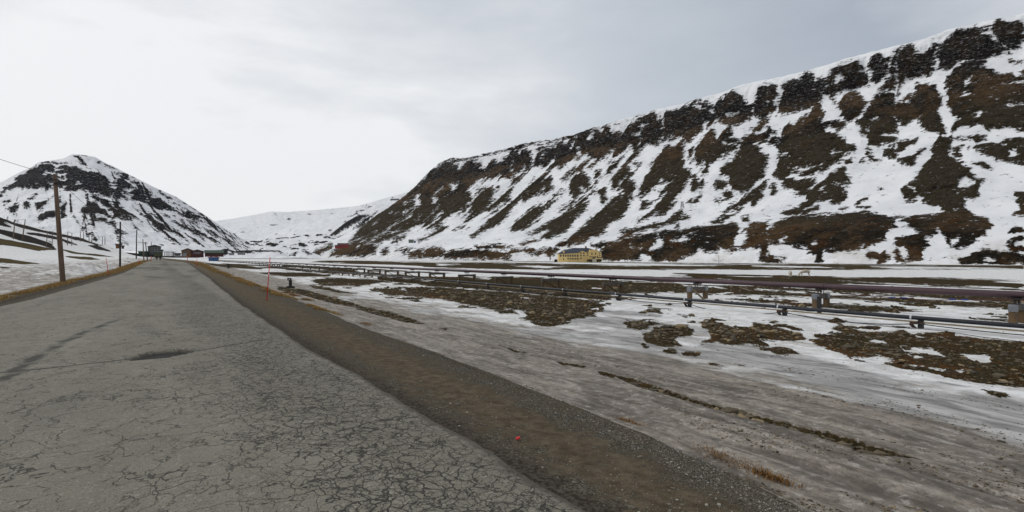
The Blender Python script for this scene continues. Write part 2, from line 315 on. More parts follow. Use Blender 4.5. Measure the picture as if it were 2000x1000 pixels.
# ------------------------------------------------------------------ materials of the terrain
def ground_material():
    n = NT('valley_ground'); P = n.P
    big = n.noise(.35, 5); mid = n.noise(2.2, 5); fine = n.noise(14, 5); grit = n.noise(60, 3); 
    brk = n.M('ADD', n.M('MULTIPLY', n.M('SUBTRACT', mid, .5), .5), n.M('MULTIPLY', n.M('SUBTRACT', fine, .5), .5))
    # tundra: olive brown moss, stones, rust
    warp = n.vadd(P, n.noise(5, 2, col=True), .12)
    st = n.vor(24, src=warp, out='Color'); sb = n.t.nodes.new('ShaderNodeSeparateColor'); n.set(sb.inputs[0], st)
    std = n.vor(24, 'DISTANCE_TO_EDGE', src=warp)
    stone = n.mix(sb.outputs[0], (.030, .024, .013), (.098, .074, .041)); stone = n.mix(n.ss(std, .02, .14), (.018, .014, .010), stone)
    moss = n.mix(n.ss(fine, .35, .7), (.019, .015, .006), (.072, .050, .020))
    moss = n.mix(n.ss(n.M('ADD', n.attr('rust'), n.M('MULTIPLY', n.M('SUBTRACT', mid, .5), 1.6)), .50, .8), moss, n.mix(fine, (.042, .019, .006), (.14, .066, .021)))
    tun = n.mix(n.ss(n.M('MULTIPLY_ADD', n.noise(4.5, 4), 1, n.M('MULTIPLY', sb.outputs[1], .35)), .58, .78), moss, stone)
    tun = n.mix(n.attr('grassy'), tun, n.mix(fine, (.10, .072, .026), (.045, .036, .016)))
    tun = n.mix(n.attr('hillrock'), tun, n.mix(fine, (.028, .023, .018), (.012, .010, .009)))
    # snow and ice
    stretch = n.map((1.0, .24, 1), rot=(0, 0, .06)); strk = n.noise(1.6, 6, .6, src=stretch, dist=.35); strk2 = n.noise(3.2, 8, .68, src=stretch, dist=.8)
    mott = n.noise(1.15, 9, .68); crust = n.noise(9, 8, .72)
    clean = n.mix(n.ss(mid, .3, .7), (.56, .55, .52), (.80, .80, .80))
    dirtyc = n.mix(n.ss(strk2, .34, .66), (.080, .063, .044), (.315, .275, .222))
    dirtyc = n.mix(n.ss(n.noise(75, 4, .7), .50, .66, 0, .75), dirtyc, (.085, .072, .06))
    dsel = n.M('ADD', n.attr('dirty'), n.M('MULTIPLY', n.M('SUBTRACT', strk, .5), 1.6))
    dsel = n.M('ADD', dsel, n.M('MULTIPLY', n.M('SUBTRACT', mott, .5), 1.3)); ice = n.mix(n.ss(dsel, .28, .86), clean, dirtyc)
    ice = n.mix(n.M('MULTIPLY', n.ss(crust, .50, .64), n.attr('dirty')), ice, n.mix(.55, ice, (.055, .045, .035)))
    ice = n.mix(n.M('MULTIPLY', n.ss(crust, .45, .36), n.attr('dirty')), ice, n.mix(.35, ice, (.60, .57, .53)))
    wetf = n.ss(n.M('ADD', n.attr('wet'), n.M('MULTIPLY', n.M('SUBTRACT', n.noise(.55, 6, .62, src=n.map((1, .4, 1)), dist=.5), .5), 3.2)), .5, .85)
    ice = n.mix(wetf, ice, n.mix(n.ss(strk2, .35, .65), (.14, .132, .12), (.50, .485, .46)))
    # bare gravel
    gv = n.vor(70, out='Color'); gs = n.t.nodes.new('ShaderNodeSeparateColor'); n.set(gs.inputs[0], gv); gd = n.vor(70, 'DISTANCE_TO_EDGE')
    grav = n.mix(n.M('POWER', gs.outputs[0], 1.6), (.055, .049, .036), (.25, .23, .18)); grav = n.mix(n.ss(gd, 0, .12), (.028, .026, .022), grav)
    grav = n.mix(n.ss(n.noise(3, 4), .42, .66), grav, (.10, .082, .058))
    dirt = n.mix(n.ss(n.noise(7, 6, .65), .3, .7), (.080, .062, .040), (.165, .130, .088)); dirt = n.mix(n.ss(grit, .6, .72), dirt, (.05, .042, .034))
    dark = n.mix(n.ss(n.noise(25, 4), .4, .66), (.045, .037, .029), (.10, .088, .07))
    tf = n.ss(n.M('ADD', n.attr('tundra'), brk), .46, .54)
    c = n.mix(tf, ice, tun)
    gf = n.ss(n.M('ADD', n.attr('gravel'), n.M('MULTIPLY', brk, 1.5)), .40, .60); c = n.mix(gf, c, grav)
    df = n.ss(n.M('ADD', n.attr('dirt'), n.M('MULTIPLY', n.M('SUBTRACT', n.noise(4.5, 8, .72), .5), 3.0)), .30, .95); c = n.mix(df, c, dirt)
    kf = n.ss(n.M('ADD', n.attr('dark'), n.M('MULTIPLY', n.M('SUBTRACT', n.noise(6, 8, .72, src=n.map((1, 1, 1), (5, 2, 0))), .5), 2.6)), .30, .85); c = n.mix(kf, c, dark)
    solid = n.M('MAXIMUM', n.M('MAXIMUM', tf, gf), n.M('MAXIMUM', df, kf))
    rough = n.mix(solid, n.mix(wetf, (.62,)*3, (.30,)*3), (.95,)*3)
    hs = n.M('ADD', n.M('MULTIPLY', std, 1.6), fine); hg = n.M('ADD', n.M('MULTIPLY', gd, .9), n.M('MULTIPLY', grit, .25))
    h = n.mix(tf, n.M('ADD', n.M('MULTIPLY', strk2, .45), n.M('ADD', n.M('MULTIPLY', crust, .8), n.M('MULTIPLY', mott, .6))), hs); h = n.mix(gf, h, hg)
    sp = n.mix(solid, (.35,)*3, (.03,)*3); return n.fin(c, rough, n.bump(h, .75, .035), spec=sp)
def road_material():
    n = NT('old_cracked_asphalt'); P = n.P; x = n.xyz()
    base = n.mix(n.ss(n.noise(.55, 5, src=n.map((1.6, .35, 1))), .3, .7), (.160, .150, .115), (.215, .203, .160))
    base = n.mix(n.ss(n.noise(4, 5), .35, .75, 0, .45), base, (.140, .132, .102))
    v = n.vor(130, out='Color'); s = n.t.nodes.new('ShaderNodeSeparateColor'); n.set(s.inputs[0], v)
    base = n.mix(n.ss(s.outputs[0], .55, 1, 0, .5), base, n.mix(s.outputs[1], (.30, .28, .22), (.22, .17, .13)))
    base = n.mix(n.ss(s.outputs[2], .72, 1, 0, .7), base, (.05, .048, .044))
    v2 = n.vor(45, out='Color'); s2 = n.t.nodes.new('ShaderNodeSeparateColor'); n.set(s2.inputs[0], v2)
    base = n.mix(n.ss(s2.outputs[0], .93, .97, 0, .35), base, (.36, .34, .30))
    wp = n.vadd(n.vadd(n.map((1, .85, 1)), n.noise(2.6, 3, col=True), .34), n.noise(22, 3, .7, col=True), .05)
    e1 = n.vor(7.6, 'DISTANCE_TO_EDGE', src=wp); e2 = n.vor(13, 'DISTANCE_TO_EDGE', src=wp)
    gat = n.M('ADD', n.attr('alligator'), n.M('MULTIPLY', n.M('SUBTRACT', n.noise(.9, 5), .5), 1.5))
    wid = n.M('MULTIPLY', n.ss(n.noise(2.2, 3), .3, .7, .45, 1.15), n.ss(gat, .25, .85, .012, .058))
    k1 = n.M('SUBTRACT', 1, n.ss(e1, n.M('MULTIPLY', wid, .35), n.M('ADD', wid, .002)))
    k1 = n.M('MULTIPLY', k1, n.ss(gat, .22, .4))
    k2 = n.M('MULTIPLY', n.M('SUBTRACT', 1, n.ss(e2, .0, .04)), n.ss(n.M('ADD', n.M('ADD', gat, .12), n.M('MULTIPLY', n.M('SUBTRACT', n.noise(1.7, 2), .5), 1.6)), .55, .9, 0, .85))
    wp2 = n.vadd(n.vadd(P, n.noise(2.0, 3, col=True), .7), n.noise(25, 2, col=True), .05)
    e3 = n.vor(1.15, 'DISTANCE_TO_EDGE', src=wp2)
    k3 = n.M('MULTIPLY', n.M('SUBTRACT', 1, n.ss(e3, .002, .010)), n.ss(n.noise(1.3, 3, src=n.map((1, 1, 1), (7, 3, 0))), .38, .50, 0, .9))
    e4 = n.vor(3.3, 'DISTANCE_TO_EDGE', src=n.vadd(wp2, n.noise(9, 2, col=True), .15))
    k4 = n.M('MULTIPLY', n.M('SUBTRACT', 1, n.ss(e4, .004, .026)), n.ss(n.noise(2.3, 3, src=n.map((1, 1, 1), (1, 9, 0))), .42, .54, 0, .85))
    # the transverse joint and the dark diagonal tear
    wob = n.M('MULTIPLY', n.M('SUBTRACT', n.noise(6, 4), .5), .12)
    f = n.M('ADD', n.M('ADD', 10.27, n.M('MULTIPLY', x[0], .33)), n.M('MULTIPLY', n.M('MULTIPLY', x[0], x[0]), .10))
    dl = n.M('ABSOLUTE', n.M('ADD', n.M('SUBTRACT', x[1], f), wob)); kj = n.M('SUBTRACT', 1, n.ss(dl, .018, .055)); kj = n.M('MULTIPLY', kj, n.ss(x[0], 1.7, 2.2, 1, 0))
    q = n.M('SUBTRACT', x[1], 9); ft = n.M('ADD', -1.66, n.M('MULTIPLY', n.M('MULTIPLY', q, q), .014))
    dd = n.M('ABSOLUTE', n.M('ADD', n.M('SUBTRACT', x[0], ft), n.M('MULTIPLY', n.M('SUBTRACT', n.noise(3, 5), .5), .30)))
    kd = n.M('MULTIPLY', n.M('SUBTRACT', 1, n.ss(dd, .03, .15)), n.M('MULTIPLY', n.ss(n.noise(1.6, 4), .36, .56, .15, .95), n.M('MULTIPLY', n.ss(x[1], 15.5, 18, 1, 0), n.ss(x[1], 5, 7))))
    cr = n.M('MAXIMUM', n.M('MAXIMUM', k1, k2), n.M('MAXIMUM', n.M('MAXIMUM', k3, k4), n.M('MAXIMUM', kj, kd)))
    c = n.mix(n.ss(n.noise(.9, 4, src=n.map((.8, .14, 1), (3, 5, 0))), .54, .70, 0, .30), base, (.085, .083, .077))
    c = n.mix(n.attr('patch'), c, n.mix(n.noise(30, 3), (.028, .026, .023), (.013, .012, .011)))
    c = n.mix(n.M('MULTIPLY', cr, .92), c, (.022, .021, .019))
    ef = n.ss(n.M('ADD', n.attr('edge'), n.M('MULTIPLY', n.M('SUBTRACT', n.noise(7, 5), .5), .8)), .45, .8, 0, .9)
    c = n.mix(ef, c, n.mix(n.noise(30, 4), (.04, .034, .028), (.12, .10, .08)))
    h = n.M('SUBTRACT', n.M('MULTIPLY', n.noise(90, 3), .5), n.M('MULTIPLY', cr, 1.6))
    return n.fin(c, .9, n.bump(h, .7, .012), spec=.3)
def mountain_material(name, rock1, rock2, scree, cliff, far=0):
    n = NT(name); P = n.P
    a = n.attr('bare')          # 0 = snow, 1 = bare rock, edge at .5
    ns = n.M('ADD', n.M('MULTIPLY', n.M('SUBTRACT', n.noise(.085, 9, .8, src=n.map((1, 1, 2.6))), .5), 3.9), n.M('MULTIPLY', n.M('SUBTRACT', n.noise(.28, 6, .75, src=n.map((1, 1, 2.4))), .5), 1.3))
    b = n.ss(n.M('ADD', a, ns), .46, .54)
    rk = n.mix(n.ss(n.noise(.011, 8, .7), .42, .57), rock1, rock2)
    rk = n.mix(n.ss(n.noise(.05, 5, .65, src=n.map((1, 1, 5))), .35, .7, 0, .5), rk, cliff)
    cf = n.attr('cliff'); strata = n.noise(.035, 6, .7, src=n.map((.6, .6, 9)))
    cl = n.mix(n.ss(strata, .38, .62), tuple(v*.5 for v in cliff), tuple(v*1.5 for v in cliff)); cl = n.mix(n.ss(n.noise(.02, 5, .65), .46, .62, 0, .7), cl, tuple(v*.55 for v in rock2)); rk = n.mix(cf, rk, cl)
    sf = n.ss(n.M('ADD', n.attr('scree'), n.M('MULTIPLY', n.M('SUBTRACT', n.noise(.02, 4), .5), 1.6)), .3, .7); rk = n.mix(sf, rk, n.mix(n.noise(.3, 4), tuple(v*.6 for v in scree), tuple(v*1.3 for v in scree)))
    rk = n.mix(n.ss(n.M('MULTIPLY', n.attr('low'), n.noise(.045, 4, src=n.map((1, 1, 2), (50, 20, 3)))), .54, .66, 0, .7), rk, (.085, .036, .010))
    rk = n.mix(n.ss(n.noise(.35, 6, .7), .5, .64, 0, .8), rk, (.007, .006, .005))
    sn = n.mix(n.ss(n.noise(.02, 5, .6), .35, .72), (.80, .805, .815), (.66, .67, .69))
    sn = n.mix(n.ss(n.M('MULTIPLY', n.noise(.03, 6, .7, src=n.map((1, 1, .3))), n.attr('snowdirt')), .42, .62, 0, .5), sn, (.50, .455, .40))
    # last thin snow caught in the rock
    dust = n.ss(n.noise(.13, 8, .75, src=n.map((1, 1, 4))), .57, .61, 0, n.M('MULTIPLY', n.attr('dusty'), .85))
    c = n.mix(b, sn, rk); c = n.mix(n.M('MULTIPLY', dust, b), c, (.55, .56, .58))
    h = n.M('MULTIPLY', n.M('ADD', n.noise(.06, 8, .7, src=n.map((1, 1, 2.5))), n.M('MULTIPLY', strata, cf)), n.ss(b, 0, 1, .12, 1.))
    return n.fin(c, n.mix(b, (.7,)*3, (.95,)*3), n.bump(h, 1, 14), spec=.04)
MF = mountain_material('far_snow_mountain', (.05, .05, .055), (.08, .078, .08), (.07, .07, .07), (.06, .06, .065))
MG = ground_material(); MR_ = road_material()
MM = mountain_material('right_mountain', (.020, .016, .010), (.115, .070, .033), (.058, .045, .026), (.021, .017, .014))
ML = mountain_material('left_mountain', (.014, .013, .015), (.036, .028, .022), (.028, .025, .022), (.011, .012, .016))

# ------------------------------------------------------------------ the ground: one sheet from under the camera to the horizon
def build_ground():
    rr = [.6]
    while rr[-1] < 9000:
        r = rr[-1]; v = EYE*1000/r; st = 0.06 if r < 2.6 else min(2.0/v, .0155); st = max(st, .0035); rr.append(r*(1+st))
    rr = np.array(rr); nr = len(rr)
    ang = np.concatenate([np.arange(-47, 47, .135), np.arange(47, 313, 1.6)])*pi/180; na = len(ang)     # from the view direction
    th = ang+A                                                              # bearing from +Y to +X
    t = np.outer(rr, np.sin(th)).ravel(); s = np.outer(rr, np.cos(th)).ravel()
    z = ground_z(t, s)
    V = np.c_[t, s, z]; px, py = project(V)
    Yd = np.maximum(t*SA+s*CA, 1.)
    w1 = fbm(t/14, s/14, 3, 21); w2 = fbm(t/3.5, s/3.5, 3, 31); w3 = fbm(t/.9, s/.9, 3, 41); w4 = fbm(t/.25, s/.25, 2, 51)
    amp = np.clip(600/Yd, 1, 30)                                              # a metre of wobble in photo pixels, limited
    wob = w1*np.clip(amp*1.2, 0, 2.6)+w2*np.clip(amp*.6, 0, 4)+w3*np.clip(amp*.3, 0, 3)+w4*np.clip(amp*.12, 0, 2)
    wx = (w2*4+w3*3)*np.clip(amp/6, .7, 3)
    vis = px > -3000
    sdb = sd_poly(px+wx, py+wob*.55, BROWN, 24); sdh = sd_poly(px+wx, py+wob*.55, BROWN_HOLES, 24); sdt = np.maximum(sdb, -sdh)
    sdg = sd_poly(px+wx*.5, py+wob*.45, GRAVEL, 24); sdw = sd_poly(px, py, WET, 40)
    sll = sd_poly(px+wx*.6, py+wob*.35, LEFTBAND, 24); slg = sd_poly(px+wx, py+wob*.4, LEFTGRASS, 24)
    te = edge_t(s); right = t > te-.1
    wid = np.clip(240/Yd, 1.2, 10)
    tun = np.where(right, .5-sdt/wid*.5, 0)
    # outside the photograph's reach: patches of the same kind
    proc = .5+(fbm(t/18, s/18, 4, 61)+.02)*3
    tun = np.where(right & ((px < -500) | (px > 2200)), proc, tun)
    # broken small scale cover on the whole plain: thin snow stripes and bare islands
    n1 = fbm(t/9, s/30, 4, 71); mid = sstep(Yd, 24, 45)*right
    tun = tun+np.where(tun > .5, -sstep(n1, .30, .5), sstep(n1, .44, .6)*(Yd < 130))*mid*1.1
    fs = sstep(fbm(t/70, s/170, 4, 75), .06, .22)*sstep(Yd, 110, 170)*(tun > .5); tun = tun-fs*.9
    isl = sstep(fbm(t/.75, s/1.1, 4, 72), .22, .42)*np.clip(1-np.abs(sdt-4)/16, 0, 1)*(1-sstep(Yd, 40, 70))*(sdt > 0)*right*(t-te > 3.5)
    hol = sstep(fbm(t/1.1, s/1.6, 4, 74), .46, .6)*(1-sstep(Yd, 40, 70))*(sdt < 0)
    tun = np.clip(tun+isl*.9-hol*.7, 0, 1)
    leftb = np.where(t < -5.2, .5-np.minimum(sll, slg)/wid*.5, 0)
    nl = fbm(t/10, s/60, 4, 81); zone = sstep(-t, 30, 46)*(1-sstep(-t, 200, 300))
    leftb = leftb+zone*sstep(nl, .28, .5)*1.1*(t < 0)
    tun = np.clip(np.where(t < 0, leftb, tun), 0, 1)
    grassy = np.clip(.5-slg/3, 0, 1)*(t < 0); hrk = np.clip(1-grassy, 0, 1)*(t < -20)
    rust = .18+sstep(fbm(t/2.6, s/2.6, 3, 91), .02, .5)*.5+np.clip(1-np.abs(sdt+3)/4, 0, 1)*.22
    grassy = np.maximum(grassy, sstep(Yd, 60, 200)*.12*(t > 0))
    hg = te+fbm(t*0, s/1.7, 3, 14)*.10
    re_ = road_r(s); inner = re_+.03; bc = re_+(te-re_)*.45; bw = np.maximum(te-re_, .8)*.21
    gravel = np.where(t > 0, .5-(t-hg)/.12*.5, .5+(t+verge_l(s)-.15+fbm(t*0, s/2, 3, 15)*.2)/.3*.5)
    rutm = np.where(t > hg+.4, np.clip(.5-sdg/wid*.9, 0, 1), 0); tun = np.maximum(tun, rutm); gravel = np.clip(np.where((t > hg+.4) | (t < -6.5), 0, gravel), 0, 1)
    dirt = np.clip(1.25-np.abs(t-bc-fbm(t*0, s/3, 3, 16)*.08)/bw*.62, 0, 1)*(t > 0)
    dark = np.clip(1-(t-inner-.02)/.30, 0, 1)*(t > 0)*.8+np.clip(1-np.abs(t+(road_l(s)+verge_l(s))/2-.1)/.7, 0, 1)*.9
    dirty = .92*(1-sstep(t-te, 1.8, 5.5))+.30*(1-sstep(t-te, 4.5, 14))+.16
    dirty = np.where(t < 0, .62*(1-sstep(-t, 7, 30))+.16, dirty); dirty = dirty-.16*sstep(Yd, 60, 160)
    wet = np.clip(.5-sdw/34, 0, 1)*.82
    # relief: moss islands stand above the ice, the ice is rutted along the road
    lift = sstep(tun, .3, 1.)*(.045+.04*w3+.03*w4)*(1-sstep(Yd, 40, 90))*(t > 0)
    rut = (fbm(t/.55, s/6, 3, 101)*.045+fbm(t/.2, s/1.5, 2, 102)*.012)*right*(1-sstep(Yd, 20, 50))*(1-sstep(tun, .3, .7))
    dig = -.05*sstep(rutm, .4, .8); lift = lift*(1-sstep(rutm, .2, .6))
    z = z+lift+rut+dig+fbm(t/.12, s/.12, 2, 103)*.006*(np.abs(t+1) > 3.3)*(Yd < 12)
    z = z-.05*sstep(road_r(s)-.02-t, 0, .12)*sstep(t+road_l(s)-.02, 0, .12)
    V[:, 2] = z
    i = np.arange(nr-1)[:, None]*na; j = np.arange(na)[None, :]; j2 = (j+1) % na
    F = np.stack([(i+j), (i+j2), (i+na+j2), (i+na+j)], -1).reshape(-1, 4)[:, ::-1]
    V = np.vstack([V, [[0, 0, -.03]]]); c = len(V)-1
    at = dict(tundra=tun, gravel=gravel, dirt=dirt, dark=dark, dirty=dirty, wet=wet, rust=rust, grassy=grassy, hillrock=hrk)
    at = {k: np.append(v, 0.) for k, v in at.items()}
    o = mesh_np('ground', V, F, MG, True, None, at)
    bm = bmesh.new(); bm.from_mesh(o.data); bm.verts.ensure_lookup_table()
    for k in range(na): bm.faces.new((bm.verts[c], bm.verts[(k+1) % na], bm.verts[k]))
    bm.normal_update(); bm.to_mesh(o.data); bm.free()
    tag(o, kind='structure')
    return t, s, V[:-1, 2], tun, np.clip(gravel-dirt*1.3-dark*1.2, 0, 1), Yd, px, py
G_t, G_s, G_z, G_tun, G_grav, G_Y, G_px, G_py = build_ground()

def build_road():
    s = [-14.]
    while s[-1] < 900: s.append(s[-1]+max(.045, min(abs(s[-1])*.010, 6)))
    s = np.array(s); u = np.linspace(0, 1, 150)
    r_edge = road_r(s)+fbm(s*0, s/1.1, 4, 7)*.09; l_edge = -road_l(s)+fbm(s*0+3, s/1.3, 4, 8)*.08
    S, U = np.meshgrid(s, u, indexing='ij'); t = l_edge[:, None]*(1-U)+r_edge[:, None]*U
    z = ground_z(t, S, False)+.012+.02*np.sin(np.pi*U)+fbm(t/1.5, S/3, 3, 17)*.012
    edge = np.clip(1-np.minimum(U, 1-U)*6.7/.24, 0, 1); z -= .022*edge**3
    # pothole
    d = np.hypot((t-.06)/.46, (S-(10.38+.33*(t-.06)))/.36)+fbm(t/.12, S/.12, 3, 19)*.22; pot = 1-sstep(d, .85, 1.02); z -= .055*pot
    al = (.25*sstep(t, -2.2, .2)+.65*sstep(t, .1, 1.45))*(1-.5*sstep(t, 2.05, 2.3))-.25*sstep(S, 14, 40)+.12*fbm(t/1.2, S/3, 3, 23)
    al = np.maximum(al, .34*sstep(fbm(t/1.2, S/2.5, 3, 27), .1, .5))
    far = np.clip(fbm(t/2.2, S/11, 4, 29)*2.4-.25, 0, 1)*sstep(S, 20, 55)*.62
    V = np.c_[t.ravel(), S.ravel(), z.ravel()]; ns, nu = len(s), len(u)
    i = np.arange(ns-1)[:, None]*nu; j = np.arange(nu-1)[None, :]
    F = np.stack([i+j, i+j+1, i+nu+j+1, i+nu+j], -1).reshape(-1, 4)
    o = mesh_np('road', V, F, MR_, True, None, dict(alligator=al, patch=np.maximum(pot, far), edge=edge)); tag(o, kind='structure')
build_road()

# ------------------------------------------------------------------ mountains
DR = T(1750, 20, 4, "800,70 870,95 910,110 985,130 1000,190 1100,225 960,225 985,270 970,292 850,295 800,235 735,150",
 "540,140 640,145 730,125 690,185 760,240 850,290 870,325 720,370 620,400 500,400 390,465 340,435 360,395 310,350 330,280 420,200 480,170",
 "0,330 60,270 110,262 130,320 200,340 310,265 270,330 280,380 300,400 285,450 255,490 150,480 60,510 40,570 20,650 0,680",
 "170,560 280,580 330,650 355,740 300,800 360,870 400,1000 380,1000 230,940 180,860 200,800 60,870 0,850 0,700 120,700 60,670 150,640",
 "470,460 560,420 670,420 640,480 740,470 830,510 1000,530 1150,500 1150,960 850,950 720,965 640,920 560,905 420,960 440,890 490,860 440,830 395,750 400,650 400,560 440,500",
 "900,405 970,400 980,430 930,425", "940,495 1000,485 1000,505")
WR = T(1750, 20, 4, "130,290 200,280 320,260 330,240 120,255", "820,590 1000,570 1000,600 860,605", "860,775 990,735 1000,760 890,800", "520,640 640,575 620,600 530,650", "470,690 610,645 560,690",
 "530,560 600,540 590,590 540,590", "560,850 640,825 750,815 650,840", "915,660 960,655 950,680 920,685")
DR += T(1750, 270, 4, "340,0 430,0 400,80 385,150 470,190 525,205 510,220 580,235 580,290 620,305 580,310 690,330 660,370 640,400 650,440 600,470 530,465 530,520 600,580 700,620 750,680 700,740 620,790 540,850 470,875 410,850 395,780 370,730 330,690 290,700 330,720 270,770 220,780 250,830 200,870 205,940 60,970 0,965 0,780 140,765 210,745 80,650 0,620 200,620 370,580 330,520 220,490 180,410 110,370 200,260 290,140 270,100",
 "0,0 180,0 150,60 0,90", "0,160 110,150 230,85 230,105 140,160 130,200 60,205", "60,390 120,390 130,420 185,440 170,470 90,490 60,450",
 "565,90 700,70 850,70 800,40 850,20 1150,0 1150,200 930,220 890,185 820,180 700,150", "470,10 700,5 700,30 630,65 600,35", "415,105 515,75 480,110", "430,135 500,140 460,148", "605,210 680,215 750,255 650,245",
 "930,425 1100,400 1100,635 920,590 980,550 960,480", "880,745 930,700 1000,710 1000,745", "885,805 1000,760 1000,800", "870,830 1000,825 1000,870 920,880", "495,960 600,900 720,870 880,875 1100,910 1100,985 700,975")
WR += T(1750, 270, 4, "480,400 490,360 540,310 610,350 560,380 500,405", "265,430 340,370 350,400", "430,790 480,790 500,820 440,840", "0,850 60,840 90,880 100,920 40,940", "430,560 485,545 450,575", "380,495 430,500 430,520",
 "450,420 490,430 480,445", "340,720 375,735 395,830 250,800 220,790 300,760", "870,110 940,95 950,140 900,160", "690,960 730,930 800,940 780,965", "810,910 860,905 860,920")
DR += T(1500, 70, 4, "80,580 75,530 130,440 110,400 170,345 240,340 290,285 330,290 360,360 440,330 440,400 400,440 425,470 400,500 280,555 150,605 95,610",
 "440,430 460,330 510,270 650,190 690,215 745,250 700,280 770,280 775,320 785,390 700,405 600,420 490,475", "770,240 850,140 950,180 940,300 900,350 840,385 800,350 810,300",
 "0,380 60,400 80,470 60,540 70,600 30,630 0,600", "960,320 970,180 1000,140 1000,430 900,430 850,440 870,400 940,340",
 "380,515 445,580 440,600 390,640 500,650 600,680 600,720 500,740 600,820 620,880 680,860 690,900 590,940 560,1000 70,1000 80,960 100,880 110,830 140,790 110,750 130,700 210,690 290,620",
 "540,560 580,450 690,435 730,490 775,525 740,600 700,660 640,690 570,620 600,580", "500,490 540,480 540,520 510,520",
 "870,440 1000,430 1000,740 870,770 1000,760 1000,830 920,820 860,850 780,845 770,800 740,770 780,740 690,710 690,690 780,580 830,490",
 "900,910 930,860 1000,860 1000,940 930,920", "760,880 790,880 790,940 765,930", "790,950 870,960 850,970", "0,790 80,800 70,830 0,835", "0,715 50,750 0,760")
WR += T(1500, 70, 4, "340,375 390,390 410,425 360,410", "520,330 555,280 580,320 600,330 550,380 520,390", "430,610 520,625 550,650 420,665", "450,710 500,700 610,760 610,850 560,780 460,740", "470,920 570,905 590,930 490,945", "110,920 160,895 170,915 130,935", "800,660 860,640 850,655", "950,610 1000,600 1000,612")
DR += T(1500, 270, 4, "100,0 600,0 610,60 680,65 690,110 600,140 560,210 530,200 450,240 300,290 200,250 170,250 140,290 290,330 370,330 360,370 250,410 180,390 130,380 120,320 80,290 40,275 60,220 80,130",
 "220,440 300,410 450,330 560,240 600,235 610,290 655,300 630,370 590,480 500,500 370,500 250,590 150,590 110,585 130,565 240,540 320,480 300,440",
 "250,590 330,540 400,540 390,570 270,600", "545,550 630,520 600,550", "675,510 720,465 770,445 730,490 700,515", "690,520 800,530 780,545 700,540", "610,200 650,165 650,210 620,215", "30,370 45,350 60,400 50,435 25,430",
 "770,80 800,80 790,140 760,130", "790,150 870,155 850,170", "855,370 920,370 915,387 860,387", "900,60 1000,10 1000,130 930,120 900,100", "700,190 740,160 745,190",
 "0,740 20,700 80,650 200,610 400,595 600,575 780,570 870,590 1000,630 1000,690 930,710 940,780 850,830 770,860 600,890 430,880 420,960 385,965 385,900 300,900 290,850 200,860 130,830 60,835 0,825",
 "760,930 830,895 880,920 920,890 955,940 900,975 860,980 870,945 800,950", "0,880 50,940 140,950 130,962 0,970")
WR += T(1500, 270, 4, "150,210 350,205 430,210 300,235 200,235", "170,280 280,270 300,290 200,300", "465,120 570,105 585,125 490,140", "260,310 400,290 530,200 520,240 400,310 290,330", "380,410 470,360 460,385 400,415", "390,465 490,415 470,435 400,470", "500,370 600,365 590,380",
 "80,790 150,770 110,820 130,840", "320,845 350,805 370,830 340,850", "450,880 480,855 520,870", "640,870 730,835 760,860")
DR += T(1250, 120, 4, "0,560 60,480 90,405 120,410 130,470 165,440 180,560 150,610 130,645 50,640 0,710",
 "190,620 195,570 230,500 185,510 190,430 260,395 330,370 410,310 470,290 480,330 560,320 560,400 545,440 490,500 490,530 420,560 380,610 330,570 240,620",
 "545,440 570,380 620,300 740,230 780,270 830,310 890,350 880,440 840,470 720,500 640,500 620,450 580,480 525,530", "880,440 900,360 930,300 930,210 980,180 1000,200 1000,420 960,460", "0,440 50,420 70,460 30,480 0,490",
 "560,530 600,560 610,600 660,530 720,490 720,580 640,630 660,660 760,660 750,700 690,730 640,770 550,820 520,840 510,790 440,815 430,760 430,700 480,600", "640,610 720,600 780,630 760,660 680,655", "490,880 500,850 545,875 520,887", "375,680 420,650 415,700 405,780 385,785 390,720",
 "370,580 330,660 290,700 330,740 340,860 390,850 395,900 350,980 330,1000 0,1000 50,930 100,820 110,780 200,700 250,660", "590,1000 595,930 650,915 690,950 660,990", "410,900 460,920 465,1000 405,980", "470,1000 490,930 495,1000",
 "880,570 1000,560 1000,630 880,640 920,680 950,690 900,720 1000,740 990,780 910,790 985,810 960,890 900,930 850,1000 730,1000 690,900 640,880 640,850 700,800 780,700 800,600 850,580", "870,540 1000,430 1000,470 940,540")
WR += T(1250, 120, 4, "390,330 500,340 520,370 420,360", "230,600 270,570 250,610", "690,420 760,410 740,425", "130,945 170,900 210,910 180,940", "240,880 300,870 250,895", "60,1000 100,960 280,920 180,1000")
DR += T(1250, 270, 4, "200,60 330,60 340,230 390,270 390,310 330,320 320,400 330,430 290,460 250,520 200,590 150,610 110,605 130,570 40,640 10,640 10,610 100,560 130,490 180,440 120,400 140,350 60,380 10,440 20,360 90,230",
 "15,550 30,480 100,490 60,540", "410,300 460,320 465,370 440,430 400,530 375,530 400,480 430,440 405,370", "490,330 500,350 470,440 450,445 470,390", "410,520 430,480 480,450 450,500", "590,390 595,330 630,315 680,350 650,395", "640,260 690,240 690,280 640,280", "660,440 680,390 720,420 700,465",
 "700,300 690,230 780,100 860,50 1000,150 970,270 920,310 860,360 800,410 740,380", "645,560 760,500 880,400 990,310 980,360 950,420 970,440 900,520 870,480 780,520 690,555", "630,600 670,570 680,590", "555,650 620,620 730,590 800,520 790,560 700,620 640,660", "800,620 830,600 840,640 800,640", "600,480 630,475 620,495",
 "0,700 200,640 340,560 345,590 280,650 220,680 100,710 0,730", "330,620 390,615 380,630", "275,690 300,665 305,695",
 "0,760 100,740 400,700 560,680 740,660 760,700 740,850 780,870 940,860 920,960 980,970 1000,970 1000,640 980,650 880,655 840,680 870,700 800,740 830,760 790,800 790,850 740,880 700,885 640,860 600,895 520,895 460,860 430,900 350,920 280,960 100,950 70,960 80,910 0,920")
